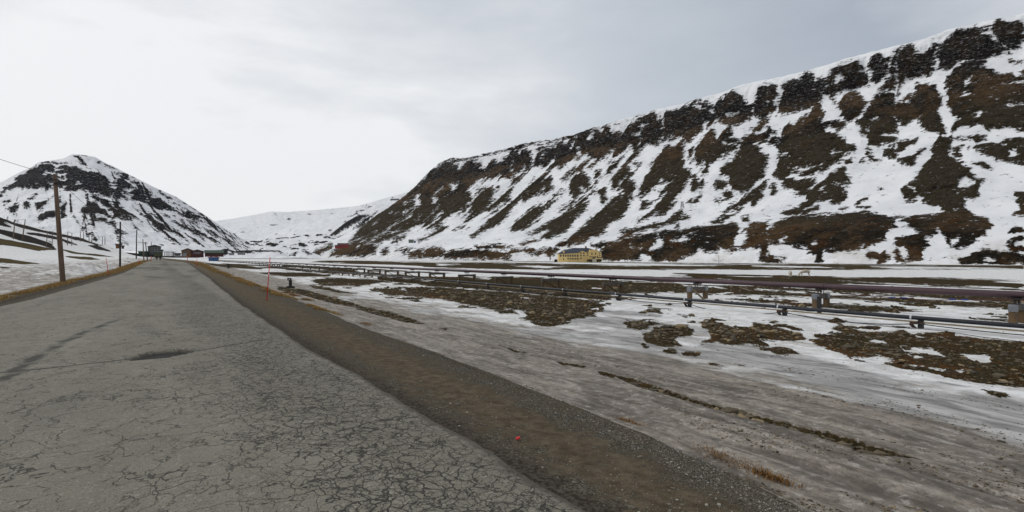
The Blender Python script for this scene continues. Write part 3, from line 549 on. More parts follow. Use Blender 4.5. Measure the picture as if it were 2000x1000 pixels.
WR += T(1250, 270, 4, "500,765 560,755 650,740 560,770", "220,800 310,780 340,760 440,740 350,760 385,800 330,815", "70,880 100,820 140,750 190,780 190,830 120,870", "740,860 745,780 790,750 830,700 850,780 790,860", "0,900 60,890 90,920 70,960 0,960", "940,870 900,880 780,890 760,920 900,960 930,920")
DR += T(1000, 200, 4, "0,390 70,330 100,370 150,400 160,450 130,530 60,550 0,555", "175,510 180,430 210,350 250,335 330,350 360,310 390,290 430,320 520,400 530,450 430,470 390,510 320,490 270,515",
 "430,300 560,230 610,210 660,200 720,240 730,170 770,190 780,250 860,250 880,220 950,180 1000,130 1000,360 950,370 920,310 880,380 800,405 820,345 770,370 740,410 680,445 590,430 540,420 510,370 440,320",
 "720,590 760,490 880,400 850,460 770,560", "780,600 870,480 900,490 940,570 850,620 830,680 780,690", "650,520 690,510 690,580 650,580", "580,510 660,465 660,485 600,505", "640,600 660,590 650,625",
 "450,700 470,600 540,540 610,580 620,650 540,720 480,730", "380,640 400,600 500,510 600,450 600,470 500,560 420,630", "170,630 250,580 310,590 330,650 340,690 250,730 170,740 110,780 80,740 140,680",
 "0,780 80,690 200,590 290,535 160,660 80,730 0,800", "0,570 100,545 70,600 0,640", "120,620 180,570 190,600 120,650", "230,970 400,860 560,740 650,650 700,650 680,690 600,740 560,850 500,890 420,1000 250,1000", "680,700 720,660 740,780 700,790", "640,690 700,660 730,700 690,720",
 "520,1000 640,900 750,810 870,710 890,680 850,660 870,600 940,620 970,650 920,740 890,830 850,890 760,930 730,1000", "350,850 400,800 520,720 580,720 450,820 380,860", "230,840 300,760 390,690 350,740 260,840", "30,960 120,880 230,800 260,830 200,900 150,960 100,1000 0,1000", "890,480 960,440 1000,400 1000,370 900,440", "940,480 990,475 960,495")
WR += T(1000, 200, 4, "40,380 80,365 60,420", "90,480 100,485 98,515", "240,355 260,360 255,385 235,430", "300,500 320,460 350,455 320,490", "460,320 500,315 490,360", "600,290 640,250 620,310", "780,200 880,190 860,230 800,230", "960,230 1000,230 1000,250", "500,350 520,350 530,400", "540,650 580,670 550,700", "210,670 245,665 225,685")
DR += T(1000, 270, 4, "0,720 30,650 130,570 250,500 230,560 180,640 130,700 30,715", "200,650 250,590 210,640", "215,790 290,720 400,600 560,510 600,470 560,580 500,610 470,650 410,730 330,760 280,780", "130,750 250,680 390,630 280,700 160,750",
 "340,845 500,740 560,700 620,640 760,520 860,440 880,500 880,560 800,600 740,670 720,740 640,770 590,800 460,830 400,845", "60,830 200,790 180,800 80,832", "635,835 690,810 780,815 750,835 690,860", "690,880 760,830 860,800 960,770 1000,760 1000,940 980,950 710,950 700,900",
 "820,800 870,760 900,720 1000,700 1000,735 920,760 860,795", "845,725 900,715 870,735", "975,630 1000,610 1000,655", "0,870 100,870 230,870 360,850 360,890 300,920 240,900 160,905 120,880 0,890")
WR += T(1000, 270, 4, "905,865 935,860 955,880 940,900", "910,825 930,825 920,835", "140,900 200,880 250,885 160,905")
DR += T(750, 270, 4, "0,560 60,500 200,400 330,320 385,250 430,245 510,165 560,220 600,250 650,190 700,190 720,175 760,230 800,250 850,180 920,200 1000,130 1000,330 940,300 870,310 800,320 740,335 700,370 640,410 690,480 640,560 540,600 470,640 440,660 420,700 330,700 300,680 220,690 200,720 120,720 0,725",
 "750,410 830,380 860,450 900,400 860,470 800,550 740,600 640,660 610,660 690,560 700,500", "920,430 1000,370 1000,480 870,560 830,580 770,570 870,480", "1000,540 960,620 880,680 790,720 700,780 680,770 760,710 850,650 800,640 860,590 1000,500",
 "450,690 500,700 400,750 280,800 270,795 350,765", "540,720 620,680 640,690 560,720", "200,900 300,870 380,855 440,850 480,890 430,930 200,925", "470,900 540,880 700,870 860,880 1000,900 1000,940 480,935",
 "0,750 100,735 200,725 100,760 40,790 0,790", "65,820 80,750 85,810", "95,800 105,755 110,790 100,815", "125,790 140,760 135,800", "145,790 165,750 160,780", "720,850 860,830 900,825 870,840 1000,835 950,860 760,865", "0,870 30,860 0,900", "100,870 220,860 160,900 140,880")
WR += T(750, 270, 4, "490,450 540,410 510,370 590,350 560,400", "390,450 430,410 470,395 430,430", "310,670 320,640 430,520 430,550 340,640", "230,490 240,450 280,430 290,520 230,580 210,620 170,640 220,570 260,540", "55,580 160,570 190,560 200,575 60,590", "30,715 60,690 180,605 100,670",
 "145,495 215,480 200,500", "185,465 230,430 220,450", "370,700 400,620 440,580 470,590 430,650 400,690", "220,680 300,600 290,630", "365,470 420,470 420,520 400,510", "120,715 200,700 190,720", "290,890 330,870 320,890", "400,875 430,868 420,880")
DR += T(570, 370, 6.667, "1450,0 1667,0 1667,280 1480,460 1380,500 1250,530 1160,570 1080,560 1180,600 1060,650 980,700 1060,710 1100,750 1080,830 980,850 950,865 500,860 540,810 600,770 740,720 880,640 760,680 900,500 1050,360 1130,250 1270,150 1380,70",
 "250,850 380,770 500,710 520,740 430,800 350,860", "1020,690 1180,600 1310,585 1290,640 1200,650 1130,710", "1160,820 1200,770 1250,800 1200,850")
WR += T(570, 370, 6.667, "1300,300 1460,275 1470,290 1310,310", "1480,300 1520,260 1520,290", "1440,160 1550,140 1480,200", "1600,80 1667,60 1667,150 1590,140", "1570,270 1667,180 1667,230 1570,300", "1250,530 1300,480 1500,345 1340,480", "1480,410 1560,340 1500,410",
 "890,700 920,660 1000,630 970,680", "970,690 1160,570 1390,545 1250,570 1020,695", "740,720 850,650 900,630 780,710", "840,750 880,725 890,750", "1070,435 1130,395 1090,430")
DL = T(0, 290, 4, "-300,430 0,350 30,300 120,260 110,230 200,180 290,130 320,100 400,105 500,110 540,150 620,160 740,185 820,210 880,270 920,340 900,350 860,390 780,380 680,360 640,340 560,350 500,340 495,310 420,320 350,330 300,300 200,315 60,320 40,360 0,390 -300,480",
 "555,45 600,45 640,90 700,160 680,165 600,100", "620,40 690,62 640,60", "690,70 800,110 1000,240 1000,200 880,140 780,95", "740,140 800,200 780,200", "0,460 40,410 100,370 90,410 50,460", "50,490 100,450 150,430 145,480 110,520", "160,450 220,410 235,430 220,480 170,465", "220,390 290,350 250,420",
 "270,440 340,420 440,350 440,380 350,430 340,475 290,480", "290,530 360,490 440,490 440,540 370,550 300,560", "460,450 520,420 520,470 500,560 470,560", "630,490 680,410 760,430 780,470 850,510 910,550 880,560 820,530 760,530 640,520", "690,380 760,420 830,470 1000,560 1000,510 900,460 840,400 750,375",
 "890,360 960,350 1000,380 1000,420 920,400", "930,250 1000,270 1000,350 950,320 900,290", "560,520 580,510 590,570 650,620 720,680 700,670 620,610 570,570", "640,530 660,560 655,600", "850,600 880,570 930,640 1000,660 940,650", "730,555 800,560 830,580 770,590")
DL += T(220, 310, 4.76, "0,220 60,200 100,190 180,260 300,300 440,370 560,450 700,490 850,560 980,640 1020,680 880,630 720,560 620,520 560,500 500,480 400,470 300,430 200,420 150,390 120,400 60,390 0,360",
 "20,110 180,210 340,310 450,400 430,400 330,320 170,230 0,130", "180,170 240,210 220,210", "380,260 560,390 720,480 850,545 830,545 700,480 540,400", "590,350 700,430 860,540 700,440", "0,380 60,420 180,530 280,600 260,600 150,550 60,500 0,440", "0,480 100,520 150,590 40,560 0,550",
 "180,430 330,540 450,600 640,730 560,700 440,640 300,540 200,450", "330,490 420,540 560,640 680,710 540,640", "170,600 200,600 270,670 240,665", "440,480 560,560 720,640 860,740 850,750 700,660 540,560", "560,520 760,640 980,780 960,790 760,660 600,560", "700,560 880,660 1180,810 1190,830 1000,750 820,640",
 "480,730 580,775 560,780", "580,760 700,800 680,800", "400,725 430,740 415,735", "290,690 320,710 300,705", "430,790 470,810 450,808")
WL = T(0, 290, 4, "360,190 430,180 430,210 380,205", "460,215 510,215 500,230", "560,265 640,275 600,285", "410,150 460,155 440,175", "380,275 430,280 400,285") + T(220, 310, 4.76, "100,290 150,300 110,310", "80,330 180,350 150,380")
DC = T(570, 370, 6.667, "370,660 500,550 700,420 860,330 960,330 1000,330 860,430 700,520 560,600", "900,420 1000,350 1130,270 1000,400 850,500 800,520", "480,670 600,620 700,590 560,660", "550,680 800,540 1000,420 900,520 700,640", "350,580 500,500 600,440 740,380 620,450 400,580")

def grid_faces(nr, nc):
    i = np.arange(nr-1)[:, None]*nc; j = np.arange(nc-1)[None, :]
    return np.stack([i+j, i+j+1, i+nc+j+1, i+nc+j], -1).reshape(-1, 4)
def right_mountain():
    skx = [840, 845, 855, 870, 880, 900, 930, 960, 990, 1020, 1040, 1080, 1110, 1150, 1180, 1200, 1240, 1275, 1300, 1340, 1370, 1410, 1450, 1500, 1560, 1585, 1630, 1675, 1700, 1750, 1800, 1850, 1880, 1930, 1970, 2000, 2600, 6000]
    sky_ = [338, 333, 328, 314, 309, 309, 304, 296, 291, 281, 277, 273, 266, 252, 244, 238, 226, 216, 210, 200, 190, 180, 165, 155, 142, 134, 121, 107, 102, 88, 77, 59, 52, 40, 33, 25, -125, -950]
    px = np.concatenate([np.arange(5500, 2700, -40), np.arange(2700, 2250, -4), np.arange(2250, 858, -1.5)])
    dep = 1708*1000/(px-113)
    P = [wpt(a, np.interp(a, skx, sky_), d) for a, d in zip(px, dep)]
    # the nose: the rim turns away up the side valley
    n_ = [(850, 331, 2330), (846, 334, 2352), (843, 336, 2375), (842, 337, 2410), (843, 338, 2460), (846, 338, 2560), (852, 338, 2700), (862, 336, 2900), (880, 333, 3200), (905, 330, 3600)]
    P += [wpt(*q) for q in n_]; P = np.array(P)
    seg = np.r_[0, np.cumsum(np.hypot(*np.diff(P[:, :2], axis=0).T))]
    # resample: dense round the nose
    last = seg[len(px)-1]; u = np.concatenate([seg[:len(px)], np.arange(last+3, seg[-1], 3.5)])
    C = np.c_[[np.interp(u, seg, P[:, k]) for k in range(3)]].T
    # outward (downhill) direction, smoothed so that the fall lines fan out round the nose
    tg = np.gradient(C[:, :2], axis=0); tg /= np.linalg.norm(tg, axis=1)[:, None]; nv = np.c_[-tg[:, 1], tg[:, 0]]
    U2 = np.arange(u[0], u[-1], 10.); nn = np.c_[np.interp(U2, u, nv[:, 0]), np.interp(U2, u, nv[:, 1])]
    k = np.hanning(31); k /= k.sum(); nn = np.c_[[np.convolve(np.pad(nn[:, q], 15, 'edge'), k, 'valid') for q in (0, 1)]].T
    nv = np.c_[np.interp(u, U2, nn[:, 0]), np.interp(u, U2, nn[:, 1])]; nv /= np.linalg.norm(nv, axis=1)[:, None]
    if (nv[len(px)//2]@(-C[len(px)//2, :2])) < 0: nv = -nv
    rfrac = [-.6, -.25, 0, .03, .05, .13, .30, .50, .68, .78, .84, .90, 1.0, 1.06]
    hfrac = [1.02, 1.005, 1, .972, .95, .79, .575, .355, .205, .145, .118, .085, 0, -.03]
    rr = np.concatenate([[-.6, -.3, -.1, -.03], np.linspace(0, .05, 26), np.linspace(.053, .14, 60), np.linspace(.144, 1.0, 235), [1.06]])
    hh = np.interp(rr, rfrac, hfrac)
    # round the corners of the profile a little
    run = np.interp(u, [u[0], last, last+300, u[-1]], [621, 621, 560, 520])
    base = np.interp(u, [u[0], seg[len(px)-1]-900, last, u[-1]], [-7.5, -7.5, 4, 20])
    RR, UU = np.meshgrid(rr, np.arange(len(u)), indexing='ij')
    H = C[UU, 2]-base[UU]; x = C[UU, 0]+nv[UU, 0]*RR*run[UU]; y = C[UU, 1]+nv[UU, 1]*RR*run[UU]; z = base[UU]+hh[:, None]*H
    V = np.c_[x.ravel(), y.ravel(), z.ravel()]; ua = u[UU].ravel(); ra = (RR*run[UU]).ravel(); hf = np.broadcast_to(hh[:, None], UU.shape).ravel(); rf = RR.ravel()
    qx, qy = project(V)
    Y = np.maximum(V[:, 0]*SA+V[:, 1]*CA, 50)
    a = 1000/Y
    w = fbm(ua/26, ra/70, 4, 3)*3.2*a+fbm(ua/7, ra/20, 3, 5)*2.2*a; w2 = fbm(ua/40, ra/30, 4, 13)*2.5*a
    sdd = sd_poly(qx+w, qy+w2, DR, 20); sw = sd_poly(qx+w, qy+w2, WR, 20); sd = np.maximum(sdd, -sw)
    # beyond the traced part the same kind of ribs go on
    rib = fbm(ua/90, ra/260, 4, 33)*28+fbm(ua/25, ra/60, 3, 35)*8+3
    bl = sstep(qx, 2010, 2045); sd = sd*(1-bl)+rib*bl; sd = np.where(qx < -900, rib, sd)
    cliff = sstep(hf, .75, .80)*(1-sstep(hf, .965, .985))
    led = fbm(ua/34, V[:, 2]/5.5, 4, 43)
    sd = sd+cliff*np.maximum(led-.12, 0)*15*sstep(a, .2, .6)+fbm(ua/11, V[:, 2]/9, 3, 47)*2.2
    mid_ = sstep(hf, .10, .25)
    lf = 1-sstep(qx, 1150, 1500)
    sd = sd-.9-.6*lf-1.4*sstep(hf, .74, .79)*(hf < .955)+fbm(ua/17, ra/230, 4, 46)*8*lf*mid_+fbm(ua/13, ra/110, 4, 48)*5*mid_+fbm(ua/4.5, ra/40, 3, 50)*3.2*mid_+fbm(ua/18, V[:, 2]/3.2, 4, 52)*4.5+fbm(ua/2.5, ra/2.5, 2, 49)*2.2
    pep = sstep(hf, .93, .955)*(1-sstep(hf, .996, 1.0))*sstep(qx, 855, 875)*(1-sstep(qx, 1080, 1380))*(rf > 0)
    sd = np.where(pep > .02, np.minimum(sd, 8-pep*(8-14*(fbm(ua/16, V[:, 2]/3, 5, 54)-.05))), sd)
    bare = np.clip(.5-sd/10, 0, 1)
    lift = sstep(-sd, -3, 11)
    # real relief: rock ribs stand out, snow lies in the gullies
    rough = (fbm(ua/28, V[:, 2]/20, 4, 53)*9+fbm(ua/8, V[:, 2]/3.5, 3, 57)*4.0)*lift
    out = (lift*6*sstep(hf, .03, .3)+rough+cliff*(fbm(ua/45, V[:, 2]/90, 3, 59)*14+fbm(ua/13, V[:, 2]/60, 3, 60)*7))*(1-sstep(hf, .985, 1.0))*sstep(rf, -.001, .02)
    gul = fbm(ua/60, ra/420, 3, 63)*9*sstep(hf, .06, .3)*(1-sstep(hf, .8, .97))
    nx = nv[UU, 0].ravel(); ny = nv[UU, 1].ravel()
    V[:, 0] += nx*out; V[:, 1] += ny*out; V[:, 2] += lift*1.2*(hf < .96)*(hf > .02)+gul
    top = (hf > .975)&(rf >= 0); V[:, 2] += np.where(top, fbm(ua/50, ra/50, 3, 67)*2.2, 0)+(hf > .96)*(rf > -.05)*(fbm(ua/9, ra*0, 4, 69)*5.5*(1-sstep(qx, 1050, 1300))+fbm(ua/16, ra*0, 3, 70)*1.5)
    low = 1-sstep(hf, .12, .2); scree = sstep(hf, .06, .2)*(1-sstep(hf, .42, .70))*.95
    dusty = sstep(hf, .5, .95)*.9+.1; snd = 1-sstep(hf, .0, .25)*.75
    o = mesh_np('mountain', V, grid_faces(len(rr), len(u)), MM, True, None, dict(bare=bare, cliff=cliff, low=low, scree=scree, dusty=dusty, snowdirt=snd))
    tag(o, kind='structure')
right_mountain()

def range_mesh(name, mat, skyl, foot, D, W, nc, nr, prof=None, rough=4, pat=None, cliffband=None, back=.7, amp=1., wav=1.):
    skyl = np.array(skyl, float); foot = np.array(foot, float); k = np.arange(len(skyl)); kk = np.linspace(0, len(skyl)-1, nc)
    # columns follow the picture width of the skyline
    cum = np.r_[0, np.cumsum(np.abs(np.diff(skyl[:, 0]))+2)]; kk = np.interp(np.linspace(0, cum[-1], nc), cum, k)
    S = np.array([wpt(*[np.interp(q, k, skyl[:, c]) for c in range(3)]) for q in kk]); F_ = np.array([wpt(*[np.interp(q, k, foot[:, c]) for c in range(3)]) for q in kk])
    F_[:, 2] -= 4
    ker = np.hanning(max(5, nc//14*2+1)); ker /= ker.sum(); hw = len(ker)//2
    for c in range(3): F_[:, c] = np.convolve(np.pad(F_[:, c], hw, 'edge'), ker, 'valid')
    v = np.r_[[-back, -back*.4, -back*.1], np.linspace(0, 1, nr)]; vv, jj = np.meshgrid(v, np.arange(nc), indexing='ij')
    pr = np.interp(v, *(prof or ([0, 1], [0, 1]))); pr = np.where(v < 0, -v*.9, pr)
    xy = S[jj, :2]*(1-vv[..., None])+F_[jj, :2]*vv[..., None]; z = S[jj, 2]+(F_[jj, 2]-S[jj, 2])*pr[:, None]
    V = np.c_[xy[..., 0].ravel(), xy[..., 1].ravel(), z.ravel()]
    ln = np.r_[0, np.cumsum(np.hypot(*np.diff((S[:, :2]+F_[:, :2])/2, axis=0).T))]; ua = ln[jj].ravel(); ra = vv.ravel()*np.hypot(*(S[:, :2]-F_[:, :2]).T)[jj].ravel()
    qx, qy = project(V); Y = np.maximum(V[:, 0]*SA+V[:, 1]*CA, 50); a = 1000/Y
    w = (fbm(ua/26, ra/70, 4, 3)*5*a+fbm(ua/8, ra/20, 3, 5)*4*a)*amp; w2 = fbm(ua/30, ra/40, 4, 13)*4*a*amp
    vv_ = vv.ravel()
    sd = np.full(len(V), 9.)
    if D: sd = np.maximum(sd_poly(qx+w, qy+w2, D, 16), -sd_poly(qx+w, qy+w2, W, 16) if W else -16)
    hf = 1-np.clip(vv.ravel(), 0, 1)
    if pat: sd = pat(ua, ra, hf, V, sd, qx, qy)
    if cliffband: sd = sd+sstep(hf, cliffband[0]-.1, cliffband[0])*np.maximum(fbm(ua/60, V[:, 2]/8, 5, 44)-.06, 0)*24+fbm(ua/22, V[:, 2]/14, 4, 45)*4
    sd = sd+fbm(ua/10, ra/35, 3, 47)*2.4*amp+fbm(ua/4, ra/6, 3, 49)*2.2*amp
    bare = np.clip(.5-sd/6, 0, 1); lift = sstep(-sd, -2, 7)
    cl = np.zeros(len(V)) if cliffband is None else sstep(hf, cliffband[0], cliffband[0]+.08)*(1-sstep(hf, cliffband[1], cliffband[1]+.06))
    edge = sstep(vv.ravel(), -.01, .06)
    V[:, 2] += (fbm(ua/60/wav, ra/90/wav, 5, 53)*rough*2+lift*rough*.9+fbm(ua/14/wav, ra/25/wav, 4, 59)*rough*.5)*edge*(1-.5*sstep(vv.ravel(), .8, 1))
    sd_ = 0
    V[:, 2] += fbm(ua/14/wav, ra/14, 3, 61)*rough*.35*lift*(1-edge)
    z0 = np.zeros(len(V))
    o = mesh_np(name, V, grid_faces(len(v), nc), mat, True, None, dict(bare=bare, cliff=cl, low=z0, scree=z0+.2*(1-hf), dusty=z0+.7*cl+.25, snowdirt=z0+.2))
    return tag(o, kind='structure')
sL = [(-260, 430, 2000), (-150, 400, 1980), (0, 357, 1950), (35, 338, 1930), (60, 327, 1915), (75, 317, 1905), (110, 312, 1895), (125, 309, 1890), (141, 301, 1890), (155, 302, 1890), (185, 306, 1900), (205, 318, 1915), (225, 327, 1935), (262, 346, 1980), (300, 365, 2040), (345, 385, 2130), (400, 420, 2280), (440, 447, 2420), (480, 470, 2600), (505, 484, 2750)]
fL = [(-480, 470, 1350), (-330, 475, 1300), (-90, 478, 1250), (-45, 480, 1250), (0, 481, 1250), (30, 482, 1250), (95, 484, 1250), (120, 484, 1250), (165, 486, 1270), (200, 486, 1280), (265, 488, 1320), (305, 489, 1340), (345, 489, 1380), (400, 491, 1450), (440, 492, 1550), (470, 493, 1650), (505, 494, 1850), (520, 495, 2000), (535, 496, 2150), (545, 497, 2300)]
def patL(ua, ra, hf, V, sd, qx, qy):
    st = fbm(ua/16, ra/330, 4, 71)          # thin rock streaks down the right flank
    m = (.72+.28*sstep(qx, 200, 300))*sstep(hf, .02, .1)*(1-sstep(hf, .93, .99)); return np.minimum(sd, 7-m*np.maximum(st-.06, 0)*28)
range_mesh('mountain', ML, sL, fL, DL, WL, 900, 300, ([0, .08, .3, .6, 1], [0, .13, .42, .72, 1]), 6, patL, (.62, .93))
ftb = lambda x0, x1, y, d, n: [(x0+(x1-x0)*i/(n-1), y, d) for i in range(n)]
def patk(th, sx=40, sr=60, g=14, seed=91):
    def f(ua, ra, hf, V, sd, qx, qy): return np.minimum(sd, 6-np.maximum(fbm(ua/sx, ra/sr, 5, seed)-th, 0)*g*4)
    return f
# the white head of the side valley, its nearer slopes and the knolls in front of them
s_ = [(300, 452, 7200), (380, 440, 7200), (430, 430, 7200), (455, 427, 7200), (500, 419, 7100), (530, 413, 7000), (560, 414, 7000), (620, 410, 7000), (700, 402, 7000), (800, 396, 7000)]
range_mesh('snow_mountain', MF, s_, ftb(280, 820, 496, 5500, 10), [], [], 260, 90, rough=16, pat=lambda ua, ra, hf, V, sd, qx, qy: np.minimum(9., 6-np.maximum(fbm(ua/140, ra/90, 4, 95)-.42, 0)*50), wav=4)
s_ = [(470, 478, 4900), (520, 460, 4900), (560, 444, 4850), (600, 430, 4800), (650, 415, 4800), (700, 402, 4800), (770, 382, 4800), (840, 364, 4800), (900, 350, 4800)]
range_mesh('snow_mountain', MF, s_, ftb(440, 900, 497, 3900, 9), [], [], 260, 90, rough=9, pat=patk(.36, 70, 60, 10, 97), wav=3)
s_ = [(585, 497, 3200), (610, 484, 3200), (622, 476, 3200), (645, 458, 3200), (675, 434, 3150), (700, 420, 3100), (742, 409, 3100), (770, 402, 3150), (830, 392, 3200), (900, 390, 3300)]
range_mesh('striped_mountain', ML, s_, ftb(560, 900, 499, 2700, 10), DC, [], 380, 150, rough=5)
s_ = [(425, 486, 2500), (460, 474, 2500), (490, 471, 2450), (520, 469, 2400), (545, 464, 2450), (580, 462, 2500), (610, 459, 2500), (650, 462, 2500), (700, 468, 2500), (760, 474, 2500)]
range_mesh('snowy_knolls', ML, s_, ftb(400, 780, 500, 1750, 10), [], [], 420, 140, rough=7, pat=patk(.14, 34, 42, 9, 99), wav=1.3)
s_ = [(395, 499, 1400), (405, 495, 1400), (425, 488.5, 1400), (438, 485.5, 1400), (449, 487.5, 1400), (458, 491, 1400), (470, 489, 1380), (500, 488.3, 1380), (546, 488.8, 1380), (553, 493, 1380), (562, 499, 1380)]
range_mesh('moraine_bank', ML, s_, ftb(385, 565, 501, 1290, 11), T(0, 0, 1, "420,490 438,484 470,487 500,487 546,487 552,494 530,491 480,493 455,496 447,492 440,497 430,495"), [], 300, 60, rough=1.6)
s_ = [(562, 499, 1500), (575, 491, 1500), (590, 487, 1500), (600, 490, 1500), (612, 494, 1500), (625, 499, 1500)]
range_mesh('moraine_bank', ML, s_, ftb(558, 630, 501, 1420, 6), T(0, 0, 1, "564,498 577,490 584,491 574,499", "590,486 600,489 610,496 600,496"), [], 160, 50, rough=1.6)

# ------------------------------------------------------------------ pipelines on trestles
T1, Z1, T2, Z2 = 24.6, .36, 19.8, -.26
def long_tube(bm, t, s0, s1, z, r, seg=14, wav=.0, step=3.2):
    n = int((s1-s0)/step); tube(bm, [(t+wav*math.sin(i*1.7), s0+(s1-s0)*i/n, z+wav*math.sin(i*2.3+1)) for i in range(n+1)], r, seg)
big = thing('pipeline', 'thick maroon pipeline raised on two legged timber trestles', 'pipeline', (T1, 4.6, Z1))
def bigpart(name, f, mat, smooth=False):
    bm = bmesh.new(); f(bm); bmesh.ops.translate(bm, vec=(-T1, -4.6, -Z1), verts=bm.verts); return bm_obj(name, bm, mat, big, smooth)
bigpart('pipe', lambda bm: long_tube(bm, T1, -25, 288, Z1, .124, 18), M['maroon'], True)
def fl(bm):
    for s in (3.9, 4.25): cyl(bm, (T1, s, Z1), (T1, s+.05, Z1), .155, seg=20)
    box(bm, (T1, 4.05, Z1-.16), (.10, .5, .1))
bigpart('flange', fl, M['black'])
for s in (10.9, 23.7, 36.5, 49.3, 62.1):
    bigpart('joint_band', lambda bm, s=s: cyl(bm, (T1, s-.06, Z1), (T1, s+.06, Z1), .131, seg=18), M['maroon'], True)
small = thing('pipeline', 'thin dark blue pipeline low over the ice with pale straps', 'pipeline', (T2, 5.9, Z2))
def smpart(name, f, mat, smooth=False):
    bm = bmesh.new(); f(bm); bmesh.ops.translate(bm, vec=(-T2, -5.9, -Z2), verts=bm.verts); return bm_obj(name, bm, mat, small, smooth)
smpart('pipe', lambda bm: long_tube(bm, T2, -25, 330, Z2, .066, 14, .004), M['bluepipe'], True)
SM = [5.9+4.26*k for k in range(-2, 62)]
for k in range(16): smpart('strap', lambda bm, s=SM[k]+.25: cyl(bm, (T2, s-.025, Z2), (T2, s+.025, Z2), .072, seg=14), M['strap'], True)
def rail(bm):
    for k in range(-6, 78): s = 5.9+4.26*k; box(bm, (T2-.02, s+2.12, Z2-.125+.008*math.sin(k*2.1)), (.05, 4.25, .045))
o = bpy.data.objects
bm = bmesh.new(); rail(bm); tag(bm_obj('timber_rail', bm, M['tan']), 'long tan timber rail running just below the thin dark pipeline', 'rail')
bm = bmesh.new(); pts = []
for k in range(-4, 34):
    s0 = 5.9+4.26*k
    for q in range(8):
        f = q/8; sag = (.16+.10*math.sin(k*1.9))*4*f*(1-f); pts.append((T2-.12-.03*math.sin(k*2+f*3), s0+4.26*f, Z2-.17-sag))
tube(bm, pts, .016, 6); tag(bm_obj('cable', bm, M['cable'], None, True), 'black cable sagging between the short posts of the thin pipeline', 'cable')
bm = bmesh.new(); pts = []
for q in range(40):
    f = q/39; t = T2-.1-2.6*f**1.4; s = 10.4-10.5*f; pts.append((t, s, max(gz(t, s)+.05, Z2-.2-.35*f)))
tube(bm, pts, .009, 5); tag(bm_obj('cable', bm, M['cable'], None, True), 'thin black wire trailing from the thin pipeline across the stony patch', 'cable')
bm = bmesh.new(); tube(bm, [(27.5, 4.2+.4*k, -.02+.05*math.sin(k*.5)-.012*k) for k in range(22)], .018, 6)
rp_ = thing('supply_pipe', 'thin red pipe with blue couplings behind the maroon pipeline', 'pipe', (27.5, 4.2, 0)); 
bmesh.ops.translate(bm, vec=(-27.5, -4.2, 0), verts=bm.verts); bm_obj('pipe', bm, M['redpipe'], rp_, True)
for k in (6.7, 7.1, 8.8, 9.25):
    bm = bmesh.new(); zz = -.02-.03*(k-4.2); cyl(bm, (0, k-4.2-.11, zz), (0, k-4.2+.11, zz), .03, seg=10); bm_obj('coupling', bm, M['blueknob'], rp_, True)

def trestle(L_, brace, hh, label, n_bolts=4):
    r = thing('pipe_trestle', label, 'pipe support', (0, 0, 0))
    top = -.33   # beam top below pipe axis; local z=0 is the pipe axis
    for sg in (-1, 1):
        bm = bmesh.new(); box(bm, (sg*L_/2, 0, (top-.235-hh)/2), (.21, .20, hh+top-.235)); bm_obj('leg', bm, M['timber'], r, bevel=.008)
        bm = bmesh.new(); box(bm, (sg*L_/2, 0, top-.115), (.23, .22, .235)); bm_obj('cap', bm, M['zinc' if brace != 2 else 'timber_grey'], r, bevel=.008)
    bm = bmesh.new(); box(bm, (0, 0, top-.105), (L_-.235, .16, .19)); bm_obj('crossbeam', bm, M['timber_grey'], r, bevel=.008)
    bm = bmesh.new(); 
    for i in range(n_bolts):
        x = -.17+.34*i/(n_bolts-1); cyl(bm, (x, -.04 if i % 2 else .04, top-.02), (x, -.04 if i % 2 else .04, top+.18), .016, seg=8)
    bm_obj('bolts', bm, M['black'], r)
    bm = bmesh.new(); box(bm, (0, 0, -.14), (.46, .26, .055)); bm_obj('saddle', bm, M['black'], r)
    if brace:
        bm = bmesh.new(); bar(bm, (-L_/2+.08, -.14, top-.12), (L_/2+.02, -.14, -hh+.1), .12, .05); bm_obj('brace', bm, M['tan'] if brace == 1 else M['timber'], r)
    return r
lab_near = ['short timber trestle with a zinc capped leg at the right end of the maroon pipeline', 'stout timber trestle with zinc capped legs under the maroon pipeline, second from its right end',
 'timber trestle with two legs left of the zinc capped one, beside a dark post', 'timber trestle with a pale diagonal brace, third from the right under the maroon pipeline', 'braced trestle fifth from the right under the maroon pipeline', 'braced trestle sixth from the right under the maroon pipeline', 'braced trestle seventh from the right under the maroon pipeline']
GR1 = 'timber trestles under the maroon pipeline'
H1 = 1.34
pro = {}
pro['a'] = trestle(1.05, 0, H1, 'stout timber trestle with zinc capped legs under the maroon pipeline, second from its right end')
pro['b'] = trestle(1.40, 1, H1, 'timber trestle with a pale diagonal brace and grey caps, fourth from the right under the maroon pipeline')
pro['c'] = trestle(1.65, 2, H1, 'braced brown timber trestle in the distant row carrying the maroon pipeline')
used = set()
NB = {0: ('a', 'timber trestle with tall zinc cap, farthest right under the end flange of the maroon pipe'), 1: ('a', 'unbraced timber trestle with grey caps, second from the right under the maroon pipe'), 2: ('b', 'timber trestle with pale diagonal brace, third from the right under the maroon pipe'),
 3: ('c', 'braced trestle fourth from the right under the maroon pipe, right of the stony mound'), 4: ('c', 'braced trestle fifth from the right under the maroon pipe'), 5: ('c', 'braced trestle sixth from the right under the maroon pipe'), 6: ('c', 'braced trestle seventh from the right under the maroon pipe')}
for k in range(-1, 45):
    kind, lab = NB.get(k, ('a' if k < 0 else 'c', 'one of the small braced trestles of the distant row under the maroon pipe' if k > 6 else 'timber trestle just beyond the right edge under the maroon pipe'))
    s = 4.6+6.4*k; loc = (T1, s, Z1)
    if kind in used: dup(pro[kind], loc, 0, lab, GR1)
    else: used.add(kind); q = pro[kind]; q.location = loc; tag(q, lab, None, GR1)
for q in [pro[k] for k in pro if k not in used]: pass
